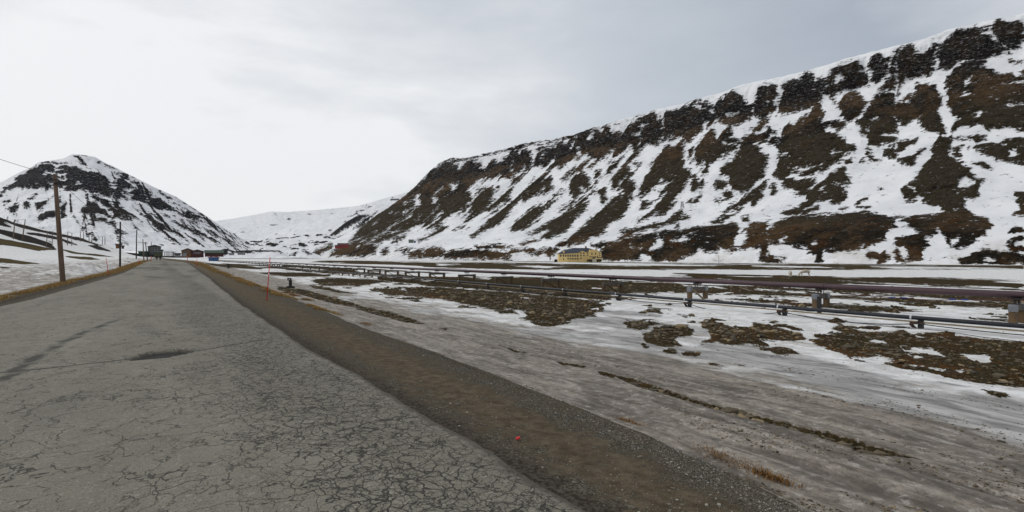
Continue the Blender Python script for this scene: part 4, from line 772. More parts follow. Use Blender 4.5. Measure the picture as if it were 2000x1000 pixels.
def low_support(kind):
    r = thing('pipe_post', 'post', 'pipe support')
    if kind == 'iron':
        bm = bmesh.new(); box(bm, (0, 0, -.36), (.15, .13, .40)); bm_obj('post', bm, M['black'], r, bevel=.01)
        bm = bmesh.new(); box(bm, (.02, .1, -.16), (.20, .34, .07)); bar(bm, (.0, .0, -.5), (.06, .30, -.2), .07); bm_obj('bracket', bm, M['rust'], r)
        bm = bmesh.new(); box(bm, (0, 0, -.095), (.17, .12, .055)); bm_obj('saddle', bm, M['black'], r)
    else:
        for sg in (-1, 1):
            bm = bmesh.new(); box(bm, (sg*.42, 0, -.42), (.13, .13, .62)); bm_obj('leg', bm, M['timber'], r)
        bm = bmesh.new(); box(bm, (0, 0, -.13), (1.05, .10, .12)); bm_obj('crossbeam', bm, M['timber_grey'], r)
        bm = bmesh.new(); bar(bm, (-.4, -.09, -.2), (.4, -.09, -.66), .07, .03); bar(bm, (.4, .09, -.2), (-.4, .09, -.66), .07, .03); bm_obj('brace', bm, M['timber'], r)
    return r
ip, tp = low_support('iron'), low_support('timber'); GR2 = 'short posts under the thin dark pipeline'
iu = tu = False
ords = ['first', 'second', 'third', 'fourth', 'fifth', 'sixth', 'seventh', 'eighth']
for k in range(-1, 62):
    s = 5.9+4.26*k; iron = k < 8; loc = (T2, s, Z2)
    if k < 0: lab = 'black iron post under the thin dark pipe beyond the right edge'
    elif iron: lab = f'black iron bracket post under the thin dark pipe, {ords[k]} from the right'
    else: lab = 'one of the crossed timber props in the far row under the thin dark pipe'
    src = ip if iron else tp
    if (iron and not iu) or (not iron and not tu):
        src.location = loc; tag(src, lab, None, GR2 if iron else 'crossed timber props under the thin dark pipeline'); iu = iu or iron; tu = tu or (not iron)
    else: dup(src, loc, 0, lab, GR2 if iron else 'crossed timber props under the thin dark pipeline')

# black valve post on a base plate, by the road
t, s, z, Y = ground_at(567, 562)
vp = thing('valve_post', 'black iron valve post with hooked top on a round base plate', 'valve post', (t, s, z), -A)
k_ = Y/34.
bm = bmesh.new(); cyl(bm, (0, 0, -.02), (0, 0, .07), .28*k_, seg=20); box(bm, (0, 0, .09), (.34*k_, .3*k_, .05)); bm_obj('base_plate', bm, M['black'], vp, bevel=.006)
bm = bmesh.new(); box(bm, (.0, 0, .30*k_), (.14*k_, .14*k_, .44*k_)); box(bm, (.05*k_, 0, .33*k_), (.10*k_, .11*k_, .30*k_)); bm_obj('column', bm, M['black'], vp, bevel=.006)
bm = bmesh.new(); box(bm, (-.05*k_, 0, .60*k_), (.26*k_, .10*k_, .07*k_)); box(bm, (-.15*k_, 0, .54*k_), (.07*k_, .09*k_, .12*k_)); box(bm, (.02*k_, 0, .55*k_), (.08*k_, .08*k_, .10*k_)); bm_obj('hook', bm, M['black'], vp, bevel=.006)
t, s, z, Y = ground_at(446, 524)
bm = bmesh.new(); box(bm, (0, 0, .3), (.25, .2, .6)); box(bm, (0, 0, .62), (.9, .3, .12)); box(bm, (0, 0, .02), (.6, .4, .08)); o_ = bm_obj('marker_block', bm, M['black'], bevel=.01); o_.location = (t, s, z); tag(o_, 'small dark T shaped post in the verge beyond the red marker', 'post')
# small stakes in the tundra
for px, py, h in ((1112, 622, .22), (1121, 605, .25), (1318, 561, .25)):
    t, s, z, Y = ground_at(px, py); bm = bmesh.new(); box(bm, (0, 0, h/2-.03), (.09, .08, h+.06)); o_ = bm_obj('stake', bm, M['tan'], bevel=.006); o_.location = (t, s, z); o_.rotation_euler = (.05, .08, .4)
    tag(o_, {1112: 'pale wooden stake at the front edge of the brown mound', 1121: 'pale wooden stake on top of the brown mound', 1318: 'pale wooden stake in the tundra behind the maroon pipe'}[px], 'stake')
t, s, z, Y = ground_at(1413, 598); bm = bmesh.new(); box(bm, (0, 0, .2), (.13, .13, .75)); o_ = bm_obj('dark_post', bm, M['black'], bevel=.01); o_.location = (22.0, 9.9, gz(22, 9.9)+.1); tag(o_, 'lone black post between the two pipelines right of a timber trestle', 'post')

# ------------------------------------------------------------------ red snow poles
def marker(px, base, top, lean, label):
    t, s, z, Y = ground_at(px, base); h = (base-top)/1000*Y
    r = thing('road_marker', label, 'snow pole', (t, s, z), -A, 'red snow poles along the road')
    rad = max(.017, .0011*Y*.5) if Y > 40 else .019
    d = Vector((lean/1000*Y/h, 0, 1)).normalized()
    bm = bmesh.new(); cyl(bm, d*-.1, d*h, rad, rad*.8, 10); bm_obj('pole', bm, M['redpaint'], r, True)
    for f in (.835, .60, .03):
        bm = bmesh.new(); cyl(bm, d*(h*f), d*(h*f+.045), rad*1.12, seg=10); bm_obj('reflective_band', bm, M['reflect'] if f > .1 else M['redpaint'], r, True)
marker(521, 587, 502, 6.5, 'tall thin red pole with white bands, leaning at the right verge in front')
marker(212, 537, 503, -5, 'thin red pole leaning left beside the dirty snow heap')
marker(272, 517, 504, -.5, 'thin red pole on the left verge near the dark telegraph pole')
marker(295, 511, 500, 0, 'thin red pole on the left verge just before the walkers')
marker(384, 520, 506, .5, 'short thin red pole on the right verge where the road narrows')
marker(366, 510, 501, 0, 'small red pole far down the right verge')

# ------------------------------------------------------------------ telegraph poles and wires
tops = {}
def pole(key, px, base, top, lean, w0, mat, label, cat='utility pole', group=None, arm=None, hw=False):
    t, s, z, Y = ground_at(px, base); h = (base-top)/1000*Y
    r = thing('telegraph_pole', label, cat, (t, s, z), -A, group)
    q = lean/1000*Y; d = Vector((q, 0, h)); R0 = w0/2000*Y
    bm = bmesh.new(); tube(bm, [d*-.03, d*.02, d*.25, d*.5, d*.75, d*.995, d], [R0*1.02, R0, R0*.93, R0*.86, R0*.78, R0*.7, R0*.55], 12); bm_obj('pole', bm, M[mat], r, True)
    for (f, L_) in (arm or []):
        bm = bmesh.new(); c = d*f; box(bm, c+Vector((0, -R0*1.1, 0)), (L_, .10, .11)); bm_obj('crossarm', bm, M[mat], r)
        for e_ in (-.45, -.2, .2, .45):
            bm = bmesh.new(); cyl(bm, c+Vector((e_*L_, -R0, .05)), c+Vector((e_*L_, -R0, .2)), .04, .03, 8); bm_obj('insulator', bm, M['black'], r)
    if hw:
        bm = bmesh.new(); c = d*.925; bar(bm, c+Vector((.05, -.1, 0)), c+Vector((.36, -.1, -.03)), .05); box(bm, c+Vector((.36, -.1, -.08)), (.09, .09, .14)); bar(bm, c+Vector((0, -.12, -.18)), c+Vector((.2, -.12, -.02)), .03); bm_obj('wire_bracket', bm, M['black'], r)
        bm = bmesh.new(); cyl(bm, d*.9, d*.915, R0*.82, seg=12); cyl(bm, d*.94, d*.95, R0*.80, seg=12); bm_obj('metal_band', bm, M['black'], r)
    tops[key] = Vector((t, s, z))+Vector((q*CA, -q*SA, h*.985))
    return r
pole('a', 123, 553, 340, -16, 9.0, 'creosote', 'tall brown wooden pole leaning left, nearest on the left verge', hw=True)
pole('b', 234.5, 521, 433, .5, 3.6, 'darkpole', 'near black straight wooden pole, second on the left verge beside the snow heap')
pole('c', 266, 511, 449, 1, 2.2, 'darkpole', 'dark straight pole third along the left verge before the green house')
GP = 'slender poles in front of the green house'
pole('d', 281, 509.5, 467, -2, 2.0, 'greypole', 'slender grey pole with a crossarm left of the green house', group=GP, arm=[(.84, 3.0)])
pole('e', 288, 508.5, 472.5, -4, 1.9, 'darkpole', 'slender dark pole leaning left with crossarm before the green house', group=GP, arm=[(.9, 2.0)])
pole('f', 295.5, 504.5, 472, 0, 1.5, 'greypole', 'slender pole standing against the dark green house', group=GP, arm=[(.85, 2.0)])
pole('g', 338.5, 501, 485, 0, 1.1, 'greypole', 'small pole right of the distant grey bridge beyond the walkers', group='small distant poles', arm=[(.95, 3.0)])
pole('h', 395.5, 501, 482, 0, 1.0, 'darkpole', 'small thin pole above the dark red roofed house', group='small distant poles')
pole('i', 505, 502, 484, 0, .9, 'darkpole', 'small thin pole in front of the dark bank in the side valley', group='small distant poles')
pole('j', 685, 504, 487, 0, 1.0, 'greypole', 'small thin pole below the red house on the slope', group='small distant poles')
for x, y0, y1, l in ((1404, 514.5, 498, 'thin pole at the mountain foot right of the yellow building'), (1659, 515.5, 494, 'thin pale pole at the foot of the slope beside the small dark boulder'), (1827.5, 514, 488, 'thin pole with small head at the mountain foot near the right edge'), (1226, 513, 494, 'thin pole right next to the yellow building'), (1309, 513.5, 497, 'thin pole at the mountain foot between two brown banks')):
    pole('x', x, y0-1.2, y1, 0, 1.0, 'greypole', l, group='thin poles along the mountain foot', arm=[(.96, 2.2)] if x > 1800 else None)
HP = 'paired poles on the snowy hillside'
hp = [(26, 467, 38, 3, 'left'), (43.5, 468.5, 40, 6, 'right'), (90, 483, 31, 3, 'left'), (101.5, 483, 32, 2, 'right'), (131.5, 479.5, 27, 1, 'left'), (140, 480.5, 26, .5, 'right'), (157, 472, 20, 0, 'left'), (163, 472, 19, .5, 'right'), (174, 475, 17, 0, 'left'), (179, 475, 17, 1, 'right'), (200, 478, 16, 0, 'left'), (205, 478, 16, 0, 'right')]
nmn = ['lowest and nearest', 'second', 'third', 'fourth', 'fifth', 'last and smallest']
for i, (x, b, h, ln, sd2) in enumerate(hp):
    pole('H%d' % i, x, b, b-h, ln, 1.3 if i > 1 else 1.9, 'greypole', f'{sd2} pole of the {nmn[i//2]} pair on the snowy hillside', group=HP)
def wire(p, q, r, sag, label, seg=24):
    p, q = Vector(p), Vector(q); bm = bmesh.new(); tube(bm, [p.lerp(q, i/seg)-Vector((0, 0, sag*4*(i/seg)*(1-i/seg))) for i in range(seg+1)], r, 5); tag(bm_obj('overhead_wire', bm, M['cable'], None, True), label, 'wire', 'overhead wires')
pa = wpt(-300, 195, 26)
wire(Vector(pa), tops['a'], .014, .25, 'black overhead wire coming in from the upper left to the brown leaning pole')
wire(tops['a'], tops['b'], .014, .9, 'thin overhead wire from the leaning brown pole to the dark second pole')
wire(tops['b'], tops['c'], .018, 1.0, 'thin overhead wire between the second and the third verge pole')
wire(tops['c'], tops['d'], .02, .8, 'thin overhead wire from the third verge pole to the grey pole with crossarm')
for i in range(0, 12, 2):
    wire(tops['H%d' % i], tops['H%d' % (i+1)], .07, .0, f'bar joining the tops of the {nmn[i//2]} pole pair on the hillside')
    if i: wire(tops['H%d' % (i-2)], tops['H%d' % i], .03, 1.6, f'wire between pole pairs {nmn[i//2-1]} and {nmn[i//2]} on the hillside')

# ------------------------------------------------------------------ snow heaps beside the left verge
def mk_snowheap_mat():
    n = NT('old_dirty_snow'); c = n.mix(n.ss(n.noise(2.2, 6, .65), .36, .66), (.22, .195, .165), (.66, .64, .61)); c = n.mix(n.ss(n.noise(.7, 3), .4, .62, 0, .8), c, (.70, .69, .68))
    return n.fin(c, .8, n.bump(n.noise(5, 6, .7), .8, .12), spec=.2)
MH = mk_snowheap_mat()
def heap(px0, px1, py, hpx, w_, label, seed):
    t0, s0, z0, Y0 = ground_at(px0, py[0]); t1, s1, z1, Y1 = ground_at(px1, py[1]); n1, n2 = 170, 60
    U, W_ = np.meshgrid(np.linspace(0, 1, n1), np.linspace(-1, 1, n2), indexing='ij'); d = np.array([t1-t0, s1-s0]); Ln = np.hypot(*d); d /= Ln; nn = np.array([-d[1], d[0]])
    x = t0+d[0]*U*Ln+nn[0]*W_*w_; y = s0+d[1]*U*Ln+nn[1]*W_*w_
    env = np.clip(1-W_**2, 0, 1)**.8*np.clip(np.sin(np.pi*U), 0, 1)**.5; hh = hpx/1000*(Y0+Y1)/2
    bump = .62+.55*fbm(x/2.6, y/2.6, 3, seed)+.38*np.abs(fbm(x/.9, y/.9, 3, seed+5))
    z = ground_z(x, y)-.05+env*hh*np.clip(bump, .1, 2)
    o_ = mesh_np('snow_heap', np.c_[x.ravel(), y.ravel(), z.ravel()], grid_faces(n1, n2), MH, True); tag(o_, label, 'snow heap')
heap(104, 207, (537.5, 524), 17, 2.0, 'long dirty cleared snow heap beside the brown leaning pole', 201)
heap(232, 262, (515.5, 510.3), 9, 2.4, 'smaller dirty snow heap between the second and third verge poles', 211)

# ------------------------------------------------------------------ buildings
def prism(bm, x0, x1, prof):
    """profile (y,z) extruded along x"""
    a = [bm.verts.new((x0, y, z)) for y, z in prof]; b = [bm.verts.new((x1, y, z)) for y, z in prof]; n = len(prof)
    bm.faces.new(a[::-1]); bm.faces.new(b)
    for i in range(n): bm.faces.new((a[i], a[(i+1) % n], b[(i+1) % n], b[i]))
def prism_y(bm, y0, y1, prof):
    a = [bm.verts.new((x, y0, z)) for x, z in prof]; b = [bm.verts.new((x, y1, z)) for x, z in prof]; n = len(prof)
    bm.faces.new(a); bm.faces.new(b[::-1])
    for i in range(n): bm.faces.new((a[(i+1) % n], a[i], b[i], b[(i+1) % n]))
def win(r, x, y, z, w_, h_, face='y', fr='frame'):
    """window on the front (-y) or the right side (+x)"""
    bm = bmesh.new(); t_ = max(.09, w_*.12)
    if face == 'y':
        for dx in (-1, 1): box(bm, (x+dx*(w_/2+t_/2), y-.03, z), (t_, .12, h_+2*t_))
        for dz in (-1, 1): box(bm, (x, y-.03, z+dz*(h_/2+t_/2)), (w_, .12, t_))
        box(bm, (x, y-.02, z), (t_*.5, .07, h_))
    else:
        for dx in (-1, 1): box(bm, (y+.03, x+dx*(w_/2+t_/2), z), (.12, t_, h_+2*t_))
        for dz in (-1, 1): box(bm, (y+.03, x, z+dz*(h_/2+t_/2)), (.12, w_, t_))
    f = bm_obj('window', bm, M[fr], r); bm = bmesh.new()
    box(bm, (x, y+.01, z) if face == 'y' else (y-.01, x, z), (w_, .06, h_) if face == 'y' else (.06, w_, h_)); bm_obj('pane', bm, M['window'], f)
# the yellow hall: X px 1091..1175, about 650 m off
Yh = 650.; t, s, z = wpt(1091.5, 511.6, Yh); u_ = Yh/1000            # metres per photo pixel
HX = thing('yellow_hall', 'large ochre yellow hall with dark blue hipped roof at the mountain foot', 'building', (t, s, z-.6), -A)
X = lambda p: (p-1091.5)*u_
Zp = lambda p: (511.6-p)*u_+.6
px_t = lambda lx: 1060+lx/12.5; py_t = lambda ly: 460+ly/12.5       # from the enlarged view
ex = X(px_t(1070))                                                  # front corner between long wing and gabled end
bm = bmesh.new(); e0 = Zp(py_t(445)); e1 = Zp(py_t(420))
prism_y(bm, 0, 17, [(0, 0), (X(px_t(870)), 0), (X(px_t(870)), e1-.1), (0, e0)])
bm_obj('long_wing_wall', bm, M['yellow'], HX)
bm = bmesh.new(); g0, g1 = X(px_t(872)), ex; gm = X(px_t(965))
prism_y(bm, -1.0, 16.9, [(g0, 0), (g1, 0), (g1, Zp(py_t(410))), (gm, Zp(py_t(372))), (g0, Zp(py_t(420)))]); bm_obj('gable_wall', bm, M['yellow'], HX)
bm = bmesh.new(); h0, h1 = ex+.003, X(px_t(1435)); a1, a2 = X(px_t(1150)), X(px_t(1345))
prism_y(bm, .6, 17.5, [(h0, 0), (h1, 0), (h1, Zp(py_t(400))), (a2+1.3, Zp(py_t(400))), (a2, Zp(py_t(352))), (a1, Zp(py_t(345))), (a1-.9, Zp(py_t(400))), (h0, Zp(py_t(400)))]); bm_obj('end_hall_wall', bm, M['yellow'], HX)
bm = bmesh.new()   # roofs
zr = Zp(py_t(300))
v = [bm.verts.new(p) for p in ((-.5, -.5, e0+.05), (gm+.2, -.5, e1+.3), (X(px_t(1150)), 4, Zp(py_t(395))), (X(px_t(1400)), 6, Zp(py_t(385))), (X(px_t(1340)), 17, Zp(py_t(352))), (-.5, 17.5, e0+.05),
      (X(px_t(780)), 9, zr), (X(px_t(1130)), 9, zr), (X(px_t(520)), 8.5, Zp(py_t(352))))]
for f in ((0, 1, 6, 8), (1, 2, 7, 6), (2, 3, 4, 7), (4, 5, 8, 6), (4, 6, 7), (5, 0, 8)): bm.faces.new([v[i] for i in f])
bmesh.ops.recalc_face_normals(bm, faces=bm.faces); bmesh.ops.solidify(bm, geom=bm.faces[:], thickness=.35); rf = bm_obj('roof', bm, M['slate'], HX)
bm = bmesh.new(); prism_y(bm, -1.3, 9, [(g0-.4, Zp(py_t(424))), (gm, Zp(py_t(370))+.1), (g1+.3, Zp(py_t(412))), (g1+.3, Zp(py_t(404))+.2), (gm, Zp(py_t(360))+.2), (g0-.4, Zp(py_t(414))+.2)]); bm_obj('gable_roof', bm, M['slate'], HX)
bm = bmesh.new(); box(bm, (X(px_t(1075)), 8, zr+.3), (1.9, 1.9, 3.4)); box(bm, (X(px_t(1075)), 8, zr+2.1), (2.2, 2.2, .3)); bm_obj('chimney', bm, M['brickred'], rf)
bm = bmesh.new(); box(bm, (X(px_t(515)), 2.0, Zp(py_t(400))), (2.2, 2.5, 2.6)); bm_obj('dormer', bm, M['yellow'], rf)
for x in (440, 505, 562, 618, 675, 733, 790, 850): win(HX, X(px_t(x)), 0, Zp(py_t(492)), 1.5, 2.3, fr='hallframe')
for x in (620, 680, 735, 795, 852): win(HX, X(px_t(x)), 0, Zp(py_t(566)), 1.5, 1.5, fr='hallframe')
for x, y in ((928, 430), (998, 430), (928, 490), (1003, 488), (932, 556)): win(HX, X(px_t(x)), -1.0, Zp(py_t(y)), 1.5, 1.3, fr='hallframe')
for x, y, w2_, h2_ in ((1097, 425, 1, 1.2), (1097, 485, 1, 1.2), (1203, 445, .8, 2.6), (1292, 445, .8, 2.6), (1395, 430, .8, 1.2), (1395, 488, .8, 1.2), (1160, 520, .9, 1.6), (1205, 522, .9, 1.6), (1250, 522, .9, 1.6), (1290, 522, .9, 1.6), (1335, 520, .9, 1.6)): win(HX, X(px_t(x)), .6, Zp(py_t(y)), w2_*1.25, h2_, fr='hallframe')
bm = bmesh.new(); box(bm, (X(px_t(510)), -.03, Zp(py_t(580))), (1.2, .2, 2.2)); bm_obj('door', bm, M['navy'], HX)
bm = bmesh.new(); x0, x1 = X(px_t(1130)), X(px_t(1460)); box(bm, ((x0+x1)/2, -1.6, Zp(py_t(563))), (x1-x0, 4.4, 1.5)); bm_obj('terrace', bm, M['yellow'], HX)
bm = bmesh.new(); box(bm, (X(px_t(1390)), -1.4, Zp(py_t(540))), (6.4, 3.4, .9)); bm_obj('canopy', bm, M['slate'], HX)
bm = bmesh.new(); box(bm, (X(px_t(1150)), -1.8, Zp(py_t(600))), (6.8, 3.5, 1.2)); box(bm, (X(px_t(1375)), -1.8, Zp(py_t(600))), (6.8, 3.5, 1.5)); bm_obj('basement_opening', bm, M['navy'], HX)
bm = bmesh.new(); prism_y(bm, -5.5, -.4, [(X(px_t(1200)), 0), (X(px_t(1300)), 0), (X(px_t(1300)), Zp(py_t(590))), (X(px_t(1240)), Zp(py_t(560))), (X(px_t(1200)), Zp(py_t(580)))]); bm_obj('porch', bm, M['cream'], HX)
bm = bmesh.new(); box(bm, (X(px_t(1235)), -3.6, Zp(py_t(550))), (2.8, 2.6, 1.6)); bm_obj('porch_roof', bm, M['navy'], HX)
t, s, z = wpt(1086, 511.3, 640); r = thing('shed', 'small dark shed left of the yellow hall', 'shed', (t, s, z-.3), -A)
bm = bmesh.new(); prism_y(bm, 0, 3, [(-1.9, 0), (1.9, 0), (1.9, 2.9), (0, 3.6), (-1.9, 2.9)]); bm_obj('wall', bm, M['navy'], r); bm = bmesh.new(); box(bm, (0, -.05, 1.2), (1.4, .12, 2.2)); bm_obj('door', bm, M['roofblack'], r)
t, s, z = wpt(1074.5, 506.8, 700); bm = bmesh.new(); cyl(bm, (0, 0, 0), (0, 0, 7.5), .75, .6, 10); cyl(bm, (0, 0, 7.5), (0, 0, 7.9), .8, .8, 10); o_ = bm_obj('chimney_stack', bm, M['timber'], smooth=False); o_.location = (t, s, z-1); tag(o_, 'stubby brown stack standing left of the yellow hall', 'stack')

def house(name, label, px0, px1, base, eave, ridge, Y, wall, roof, gable=False, wins=(), depth=8, turn=0, extra=None):
    t, s, z = wpt((px0+px1)/2, base, Y); k = Y/1000; turn = turn+math.atan((1000-(px0+px1)/2)/1000); w_ = (px1-px0)*k*cos(turn); e = (base-eave)*k; rd = (base-ridge)*k
    r = thing(name, label, 'building', (t, s, z-.6), -A+turn)
    bm = bmesh.new()
    if gable: prism_y(bm, 0, depth, [(-w_/2, 0), (w_/2, 0), (w_/2, e+.6), (0, rd+.5), (-w_/2, e+.6)])
    else: prism(bm, -w_/2, w_/2, [(0, 0), (depth, 0), (depth, e+.6), (depth/2, rd+.5), (0, e+.6)])
    bm_obj('wall', bm, M[wall], r)
    bm = bmesh.new(); th = .28
    if gable: prism_y(bm, -.4, depth+.4, [(-w_/2-.4, e+.5), (0, rd+.62), (w_/2+.4, e+.5), (w_/2+.4, e+.5+th), (0, rd+.62+th), (-w_/2-.4, e+.5+th)])
    else: prism(bm, -w_/2-.4, w_/2+.4, [(-.5, e+.5), (depth/2, rd+.62), (depth+.5, e+.5), (depth+.5, e+.5+th), (depth/2, rd+.62+th), (-.5, e+.5+th)])
    bm_obj('roof', bm, M[roof], r)
    for (fx, fz, ww, wh) in wins: win(r, (fx-.5)*w_, 0, .6+fz*e, ww, wh, fr='greyframe')
    if extra: extra(r, w_, e, rd)
    return r
def chim(fx):
    def f(r, w_, e, rd):
        bm = bmesh.new(); box(bm, ((fx-.5)*w_, 4, rd+1.0), (.8, .8, 1.6)); bm_obj('chimney', bm, M['grey'], r)
    return f
W4 = [(x, zz, 1.2, 1.3) for zz in (.3, .6, .86) for x in (.2, .42, .64, .86)]
house('green_house', 'tall dark green and navy house left of the road end', 289, 314.5, 500, 482, 479, 330, 'navy', 'roofblack', True, W4, 10)
house('annex', 'low dark green wing left of the tall navy house', 270.5, 291, 498, 492.5, 491, 325, 'darkgreen', 'roofgreen', False, [(.5, .6, 1.0, .9), (.7, .6, 1.0, .9)], 7)
house('annex', 'olive green front part of the navy house beside the walkers', 301, 316, 500.2, 493.5, 491, 318, 'olive', 'darkgreen', False, [(.3, .6, .9, .9), (.7, .6, .9, .9)], 5)
house('annex', 'small dark lean-to right of the tall navy house', 313.6, 318, 500, 489, 488, 333, 'navy', 'roofblack', False, [], 7)
house('orange_house', 'orange brown boarded house with a dark gable right of the road end', 354.5, 378, 501, 490, 485.5, 340, 'orange', 'roofblack', True, [(.3, .75, 1, 1), (.55, .95, 1.1, 1), (.3, .35, 1.2, 1)], 9, extra=lambda r, w_, e, rd: (lambda b: (box(b, (-w_*.25, -.1, 1.7), (w_*.35, .2, 2.2)), bm_obj('garage_door', b, M['grey'], r)))(bmesh.new()))
house('red_house', 'dark red house with broad low gable behind the pipelines', 373, 398, 501, 491.5, 488, 322, 'darkred', 'roofblack', True, [(.3, .75, 1.1, .9), (.5, .75, 1.1, .9), (.7, .75, 1.1, .9)], 8)
house('long_shed', 'long dark red shed with green sheet roof', 400, 437, 500, 494.3, 489, 420, 'darkred', 'roofgreen', False, [], 14)
house('blue_shed', 'small blue shed with red roof at the head of the maroon pipe', 407.5, 427.5, 508, 503.2, 501.6, 252, 'blueboard', 'brightred', True, [], 4)
house('white_green_shed', 'pale shed with green roof far to the right of the long shed', 464, 479, 497, 494.5, 493, 600, 'grey', 'roofgreen', False, [], 8)
house('store_shed', 'small grey shed right of the long dark red shed', 447, 457, 497.5, 495.6, 495, 560, 'grey', 'navy', False, [], 6)
house('slope_house', 'bright red long building high on the slope foot', 659, 681, 483, 476, 475, 1150, 'brightred', 'darkred', False, [(x, .75, 2.2, 2.0) for x in (.12, .3, .48, .66, .84)], 9)
house('slope_house', 'lower red wing in front of the bright red building on the slope', 654, 666, 485, 480, 478.5, 1135, 'brightred', 'darkred', False, [(.3, .6, 1.6, 1.6)], 9)
house('slope_hut', 'brown hut left of the bright red building on the slope', 640.5, 648.5, 485.5, 481.5, 479.5, 1140, 'timber', 'greygreen', False, [], 7)
house('hill_hut', 'small orange brown hut on the snowy hillside behind the second pole', 226, 237, 484, 478.5, 476.5, 480, 'orange', 'darkred', False, [], 5)
house('hill_hut', 'small dark lean-to on the right of the orange brown hillside hut', 237.6, 242.5, 484.5, 481.5, 480, 480, 'darkred', 'roofblack', False, [], 4)
house('container_hut', 'grey green container hut on the snow left above the pipeline valley', 798, 808, 474, 468.5, 467.8, 1250, 'greygreen', 'grey', False, [], 6)
house('container_hut', 'small blue container hut beside the grey green one', 808.5, 812, 474, 471, 470.5, 1255, 'blueboard', 'navy', False, [], 4)
# grey footbridge / loading deck at the road's end
t, s, z = wpt(331, 500, 420); r = thing('timber_bridge', 'grey raised loading deck on many legs behind the road end', 'bridge', (t, s, z-.4), -A)
bm = bmesh.new(); box(bm, (0, 0, 3.7), (8.4, 5, .5)); bm_obj('deck', bm, M['grey'], r)
bm = bmesh.new(); box(bm, (0, -2.3, 4.6), (8.4, .12, .12)); 
for i in range(9): box(bm, (-4.1+i*1.02, -2.3, 4.3), (.1, .1, .7))
bm_obj('railing', bm, M['timber_grey'], r)
for i in range(8): bm = bmesh.new(); box(bm, (-3.9+i*1.1, (-1.8 if i % 2 else 1.6), 1.7), (.3, .3, 3.5)); bm_obj('leg', bm, M['darkpole'], r)
house('low_house', 'low pale row house between the loading deck and the orange house', 341, 353, 500, 496.5, 494.5, 520, 'grey', 'roofblack', False, [(.25, .6, 1.1, 1.1), (.5, .6, 1.1, 1.1), (.75, .6, 1.1, 1.1)], 6)

# old cableway trestle on the slope
def cable_trestle(px, py, h, Y, label):
    t, s, z = wpt(px, py, Y); r = thing('cableway_trestle', label, 'trestle', (t, s, z-2), -A)
    for i, (a, b) in enumerate(((-1, -1), (1, -1), (1, 1), (-1, 1))):
        bm = bmesh.new(); bar(bm, (a*h*.22, b*h*.22, 0), (a*h*.10, b*h*.10, h), .5); bm_obj('leg', bm, M['darkpole'], r)
    bm = bmesh.new(); box(bm, (0, 0, h+.1), (h*.55, h*.3, .5)); bm_obj('crosshead', bm, M['darkpole'], r)
    bm = bmesh.new(); bar(bm, (-h*.2, -h*.2, h*.1), (h*.13, -h*.13, h*.7), .35); bar(bm, (h*.2, -h*.2, h*.1), (-h*.13, -h*.13, h*.7), .35); bar(bm, (-h*.17, -h*.17, h*.45), (h*.17, -h*.17, h*.45), .35); bm_obj('brace', bm, M['darkpole'], r)
cable_trestle(1332.5, 404, 11, 940, 'old dark wooden cableway trestle standing on the snowy slope')
# fence of short posts along the valley road at the slope foot
fb = thing('post_fence', 'low dark fence of posts along the far road at the slope foot', 'fence', (0, 0, 0))
q0 = ground_at(690, 505.5); q1 = ground_at(790, 506.5); a0 = Vector(q0[:3]); a1 = Vector(q1[:3])
bm = bmesh.new(); bar(bm, a0+Vector((0, 0, .85)), a1+Vector((0, 0, .85)), .2); bm_obj('rail', bm, M['darkpole'], fb)
for i in range(16):
    p = a0.lerp(a1, i/15); bm = bmesh.new(); bar(bm, p-Vector((0, 0, .4)), p+Vector((0, 0, 1.0)), .22); bm_obj('post', bm, M['darkpole'], fb)

# ------------------------------------------------------------------ people and reindeer
def skin_obj(name, verts, edges, radii, mat, parent, lv=1, root=0):
    me = bpy.data.meshes.new(name); me.from_pydata([Vector(v) for v in verts], edges, []); o_ = bpy.data.objects.new(name, me); put(o_)
    md = o_.modifiers.new('skin', 'SKIN'); 
    bpy.context.view_layer.objects.active = o_
    if not me.skin_vertices: 
        bm = bmesh.new(); bm.from_mesh(me); bm.verts.layers.skin.verify(); bm.to_mesh(me); bm.free()
    for i, rd in enumerate(radii):
        sv_ = me.skin_vertices[0].data[i]; sv_.radius = (rd, rd) if not isinstance(rd, tuple) else rd; sv_.use_root = (i == root)
    md.use_smooth_shade = True; sb = o_.modifiers.new('sub', 'SUBSURF'); sb.levels = lv; sb.render_levels = lv
    dg = bpy.context.evaluated_depsgraph_get(); m2 = bpy.data.meshes.new_from_object(o_.evaluated_get(dg)); m2.name = name
    bpy.data.objects.remove(o_); m2.materials.clear(); m2.materials.append(mat)
    for p in m2.polygons: p.use_smooth = True
    return put(bpy.data.objects.new(name, m2), parent)
